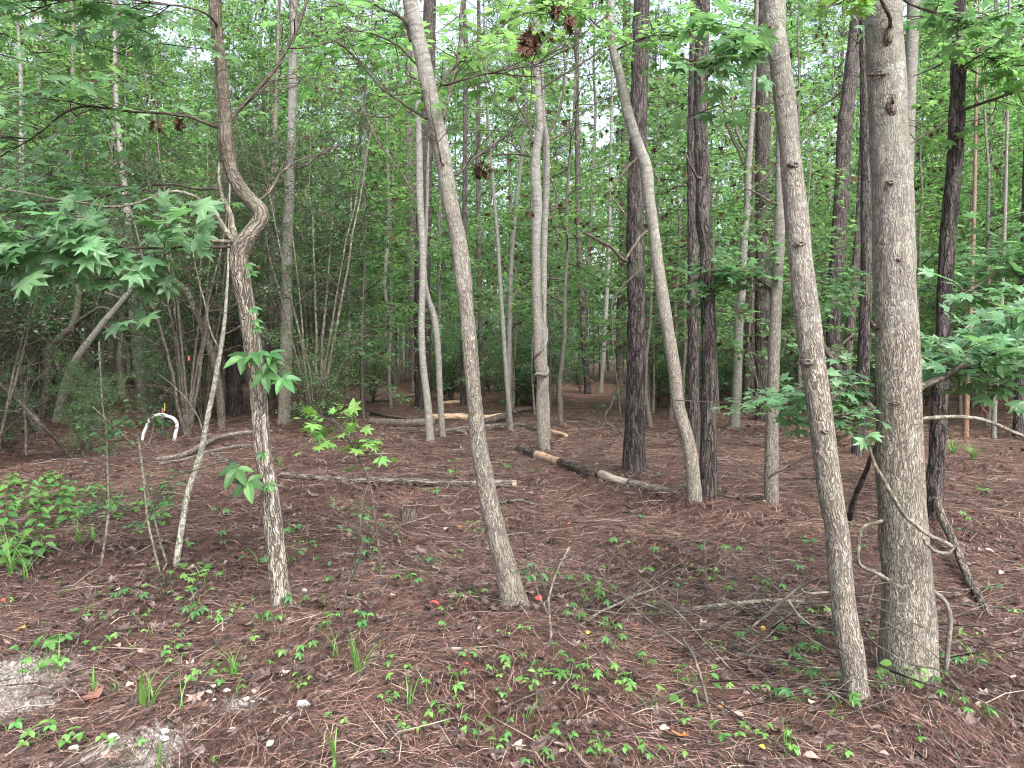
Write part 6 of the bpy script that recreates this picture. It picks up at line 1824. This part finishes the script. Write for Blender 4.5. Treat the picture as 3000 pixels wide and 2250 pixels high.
for _ in range(80):
    x, y = floor_points(1, 2.5, 6.5, 1.2)
    if gravel(x, y)[0] > 0.5 or min((x[0] - a) ** 2 + (y[0] - b_) ** 2 for a, b_ in HB) < 0.03:
        continue
    seedling(np.array([x[0], y[0], 0]), str(q.choice(['three', 'five', 'oval', 'three'])), str(q.choice(['lime', 'mid'])), q.uniform(.022, .036), int(q.integers(1, 4)), q.uniform(0.03, 0.06))

# ------------------------------------------------------------------ weeds on the gravel side
WEED = []
for i, (x, y, hp, nl) in enumerate(((40, 1640, 90, 16), (10, 1560, 110, 16), (75, 1590, 80, 16), (120, 1545, 110, 18), (60, 1500, 110, 18), (160, 1500, 110, 18), (110, 1470, 90, 16), (205, 1520, 90, 14), (15, 1480, 90, 14), (180, 1450, 80, 14), (215, 1470, 70, 12), (250, 1500, 50, 10), (130, 1610, 50, 10), (340, 1500, 60, 14), (470, 1520, 60, 12), (30, 1410, 40, 10),
                                  (150, 1405, 45, 10), (5, 1610, 60, 10), (400, 1480, 40, 10), (280, 1440, 40, 10))):
    b = G(x, y + 20)
    b[2] = float(zfloor(b[0], b[1]))
    hgt = hp / F * b[1]
    o = thing('weed_plant', b)
    g = Geo()
    lean = q.normal(0, 0.18, 2)
    st_ = np.array([[0, 0, -0.02], [lean[0] * hgt * 0.4, lean[1] * hgt * 0.4, hgt * 0.55], [lean[0] * hgt, lean[1] * hgt, hgt]])
    g.tube(st_, [0.004, 0.003, 0.002], 5)
    g.build('stem', M['blade'], o, None, True, True)
    fr = ([], [], [], [])
    for k in range(nl):
        u = 0.25 + 0.75 * (k // 2) / max(1, nl // 2 - 1)
        a_ = (k // 2) * 1.57 + (k % 2) * math.pi + q.normal(0, 0.35)
        p_ = np.array([np.interp(u, [0, 0.5, 1], st_[:, c]) for c in range(3)])
        fr[0].append(p_ + np.array([math.cos(a_), math.sin(a_), 0.2]) * 0.02)
        fr[1].append((math.cos(a_), math.sin(a_), -0.15 + q.normal(0, 0.15)))
        fr[2].append((q.normal(0, 0.25), q.normal(0, 0.25) - 0.15, 1))
        fr[3].append(0.13 * (1.1 - 0.5 * u) * q.uniform(0.8, 1.15))
    leaf_objects(tuple(np.array(a) for a in fr), L_OVAL_M, o, np.zeros(3), q)
    WEED.append((o, b))

# ------------------------------------------------------------------ grass tufts
TUFT = []
for x, y, n_, L_, w_, sp in ((30, 1690, 16, .45, .008, .85), (75, 1700, 10, .4, .007, .95), (232, 1600, 26, .28, .006, .8), (275, 1590, 22, .25, .005, .8), (418, 2090, 12, .26, .011, .55), (445, 2085, 7, .22, .008, .9), (688, 1988, 20, .22, .0055, .85), (281, 2028, 7, .20, .006, .6), (342, 2040, 6, .16, .006, .9),
                             (1050, 1980, 26, .30, .006, .75), (1205, 2082, 9, .26, .007, .7), (992, 2262, 9, .26, .010, .5), (478, 2262, 5, .2, .009, .4), (2308, 2236, 4, .26, .005, .25), (1545, 2130, 12, .16, .004, .9), (985, 1925, 8, .26, .006, .9), (540, 2085, 6, .2, .004, .9),
                             (820, 1372, 26, .22, .006, .8), (975, 1480, 14, .2, .006, .8), (2790, 1335, 46, .40, .010, .9), (2850, 1350, 46, .36, .010, .9), (1470, 1195, 40, .4, .014, .9), (1520, 1188, 30, .4, .014, .9), (610, 1190, 30, .5, .015, .9), (180, 1965, 5, .22, .005, .8), (2860, 1950, 8, .2, .005, .9)):
    b = G(x, y)
    b[2] = float(zfloor(b[0], b[1]))
    o = thing('grass_tuft', b)
    for k in range(n_):
        a_ = q.uniform(0, 6.28)
        l_ = L_ * q.uniform(0.55, 1.1)
        s_ = sp * q.uniform(0.4, 1.1)
        m = 6
        tt = np.linspace(0, 1, m)
        rr = l_ * (s_ * tt ** 1.6) * 0.8
        zz = l_ * (tt - 0.45 * s_ * tt ** 2.4)
        c_ = np.stack([0.015 * math.cos(a_ * 2) + rr * math.cos(a_), 0.015 * math.sin(a_ * 3) + rr * math.sin(a_), zz - 0.01], -1)
        ws = w_ * q.uniform(0.7, 1.1) * (1 - tt ** 2.2) * 0.5 + 0.0003
        sd = np.array([-math.sin(a_), math.cos(a_), 0])
        V = np.concatenate([c_ - ws[:, None] * sd, c_ + np.array([0, 0, -0.15]) * ws[:, None], c_ + ws[:, None] * sd])
        f = []
        for i in range(m - 1):
            for (p_, r_) in ((0, m), (m, 2 * m)):
                f += [(p_ + i, r_ + i, r_ + i + 1), (p_ + i, r_ + i + 1, p_ + i + 1)]
        if k == 0:
            GB = []
        GB.append((V, f))
    for V, f in GB:
        g = Geo()
        g.add(V, f)
        g.build('blade', M['blade'], o, None, True)
    TUFT.append((o, b, n_))

# ------------------------------------------------------------------ labels of the repeats
LM = [('kinked', 'the kinked tree'), ('leaning', 'the long leaning trunk'), ('thick_pine', 'the thick dark pine'), ('slim_gum', 'the slim bending gum'), ('straight_gum', 'the straight slim gum'), ('crooked', 'the crooked gum'), ('thick', 'the thickest trunk'), ('pale_sapling', 'the whitish sapling'), ('wrapped', 'the knotted stem'), ('twin', 'the twin pale stems')]
LMP = [(n, BASE[k][:2]) for k, n in LM] + [('the low gravel patch', np.array(GRAVEL[4][0])), ('the path edge', np.array(GRAVEL[0][0])), ('the upright dead stick', G(2095, 2150)[:2]), ('the ragged stump', G(1193, 1535)[:2])]
ORD = ['nearest', 'second', 'third', 'fourth', 'fifth', 'sixth', 'seventh', 'eighth', 'ninth', 'tenth', 'eleventh', 'twelfth', '13th', '14th', '15th', '16th', '17th', '18th', '19th', '20th'] + ['%dth' % i for i in range(21, 80)]


def near_labels(items, make, group, cat):
    """items: (object, word, point); the ones that share a word and a landmark are told apart by their order outward from it."""
    from collections import defaultdict
    bins = defaultdict(list)
    for o, word, b in items:
        p = np.asarray(b)[:2]
        dist = [np.linalg.norm(p - c) for _, c in LMP]
        i = int(np.argmin(dist))
        dx, dy = p - LMP[i][1]
        side = 'behind it' if dy > abs(dx) else ('in front of it' if -dy > abs(dx) else ('gravel side' if dx < 0 else 'away from gravel'))
        bins[(word, i, side)].append((dist[i], o))
    for (word, i, side), L in bins.items():
        L.sort(key=lambda t_: t_[0])
        for k, (_, o) in enumerate(L):
            tag(o, make(word, ORD[k], LMP[i][0], side, len(L)), cat, group)


def mk(word, od, lm, side, n):
    return (word + ', ' + od + ' to ' + lm + ', ' + side) if od == 'nearest' else (word + ', ' + od + ' out from ' + lm + ', ' + side)


KW = {'five': 'five-leaf', 'three': 'three-leaf', 'oval': 'oval-leaf', 'maple': 'maple'}
CW = {'lime': 'lime', 'mid': 'green', 'dark': 'dark'}
near_labels([(o, CW[c_] + ' ' + KW[k_] + ' seedling', b) for o, k_, c_, b, n_ in SEED], mk, 'seedlings on the forest floor', 'seedling')
near_labels([(o, col + (' lobed' if tmn in ('maple', 'star') else ' smooth') + ' fallen leaf', b) for o, col, tmn, b in FALLEN], mk, 'coloured fallen leaves', 'leaf')
near_labels([(o, 'leafy green weed', b) for o, b in WEED], mk, 'weeds on the gravel side', 'weed')
near_labels([(o, ('dense' if n_ > 18 else 'sparse') + ' grass tuft', b) for o, b, n_ in TUFT], mk, 'grass tufts', 'grass tuft')

GAPS = [(-9999, 'the picture edge'), (330, 'the dusky trunk'), (600, 'the whitish sapling'), (755, 'the kinked tree'), (838, 'the bare grey trunk'), (1240, 'the black pine'), (1385, 'the long leaning trunk'), (1583, 'the knotted stem'), (1862, 'the thick dark pine'), (2077, 'the straight pine'), (2266, 'the straight slim gum'),
        (2410, 'the crooked gum'), (2632, 'the thickest trunk'), (2755, 'the tilted pine'), (2911, 'the thin pale trunk')]
from collections import defaultdict
bins = defaultdict(list)
for o, key, x, y in PLACED:
    px = proj((x, y, 1.5))[0]
    gi = max(i for i, (gx, _) in enumerate(GAPS) if px >= gx)
    bins[(key, gi)].append((y, o))
for (key, gi), L in bins.items():
    L.sort(key=lambda t_: t_[0])
    a_ = GAPS[gi][1]
    for k, (_, o) in enumerate(L):
        lab = ('%s, %s from the camera' % (NAMES[key][1], ORD[k] if k else 'nearest')).replace('nearest from', 'nearest to')
        tag(o, lab + ' in the gap beyond ' + a_, NAMES[key][2], 'trees and shrubs of the forest behind')

# twigs, leaves and needles joined into one part are uncountable
for o in bpy.data.objects:
    st = o.name.split('.')[0]
    if o.parent and st in ('twigs', 'limbs', 'branches', 'crown', 'foliage', 'dead_leaves', 'far_trunks'):
        o['kind'] = 'stuff'
    if 'base' in o:
        del o['base']
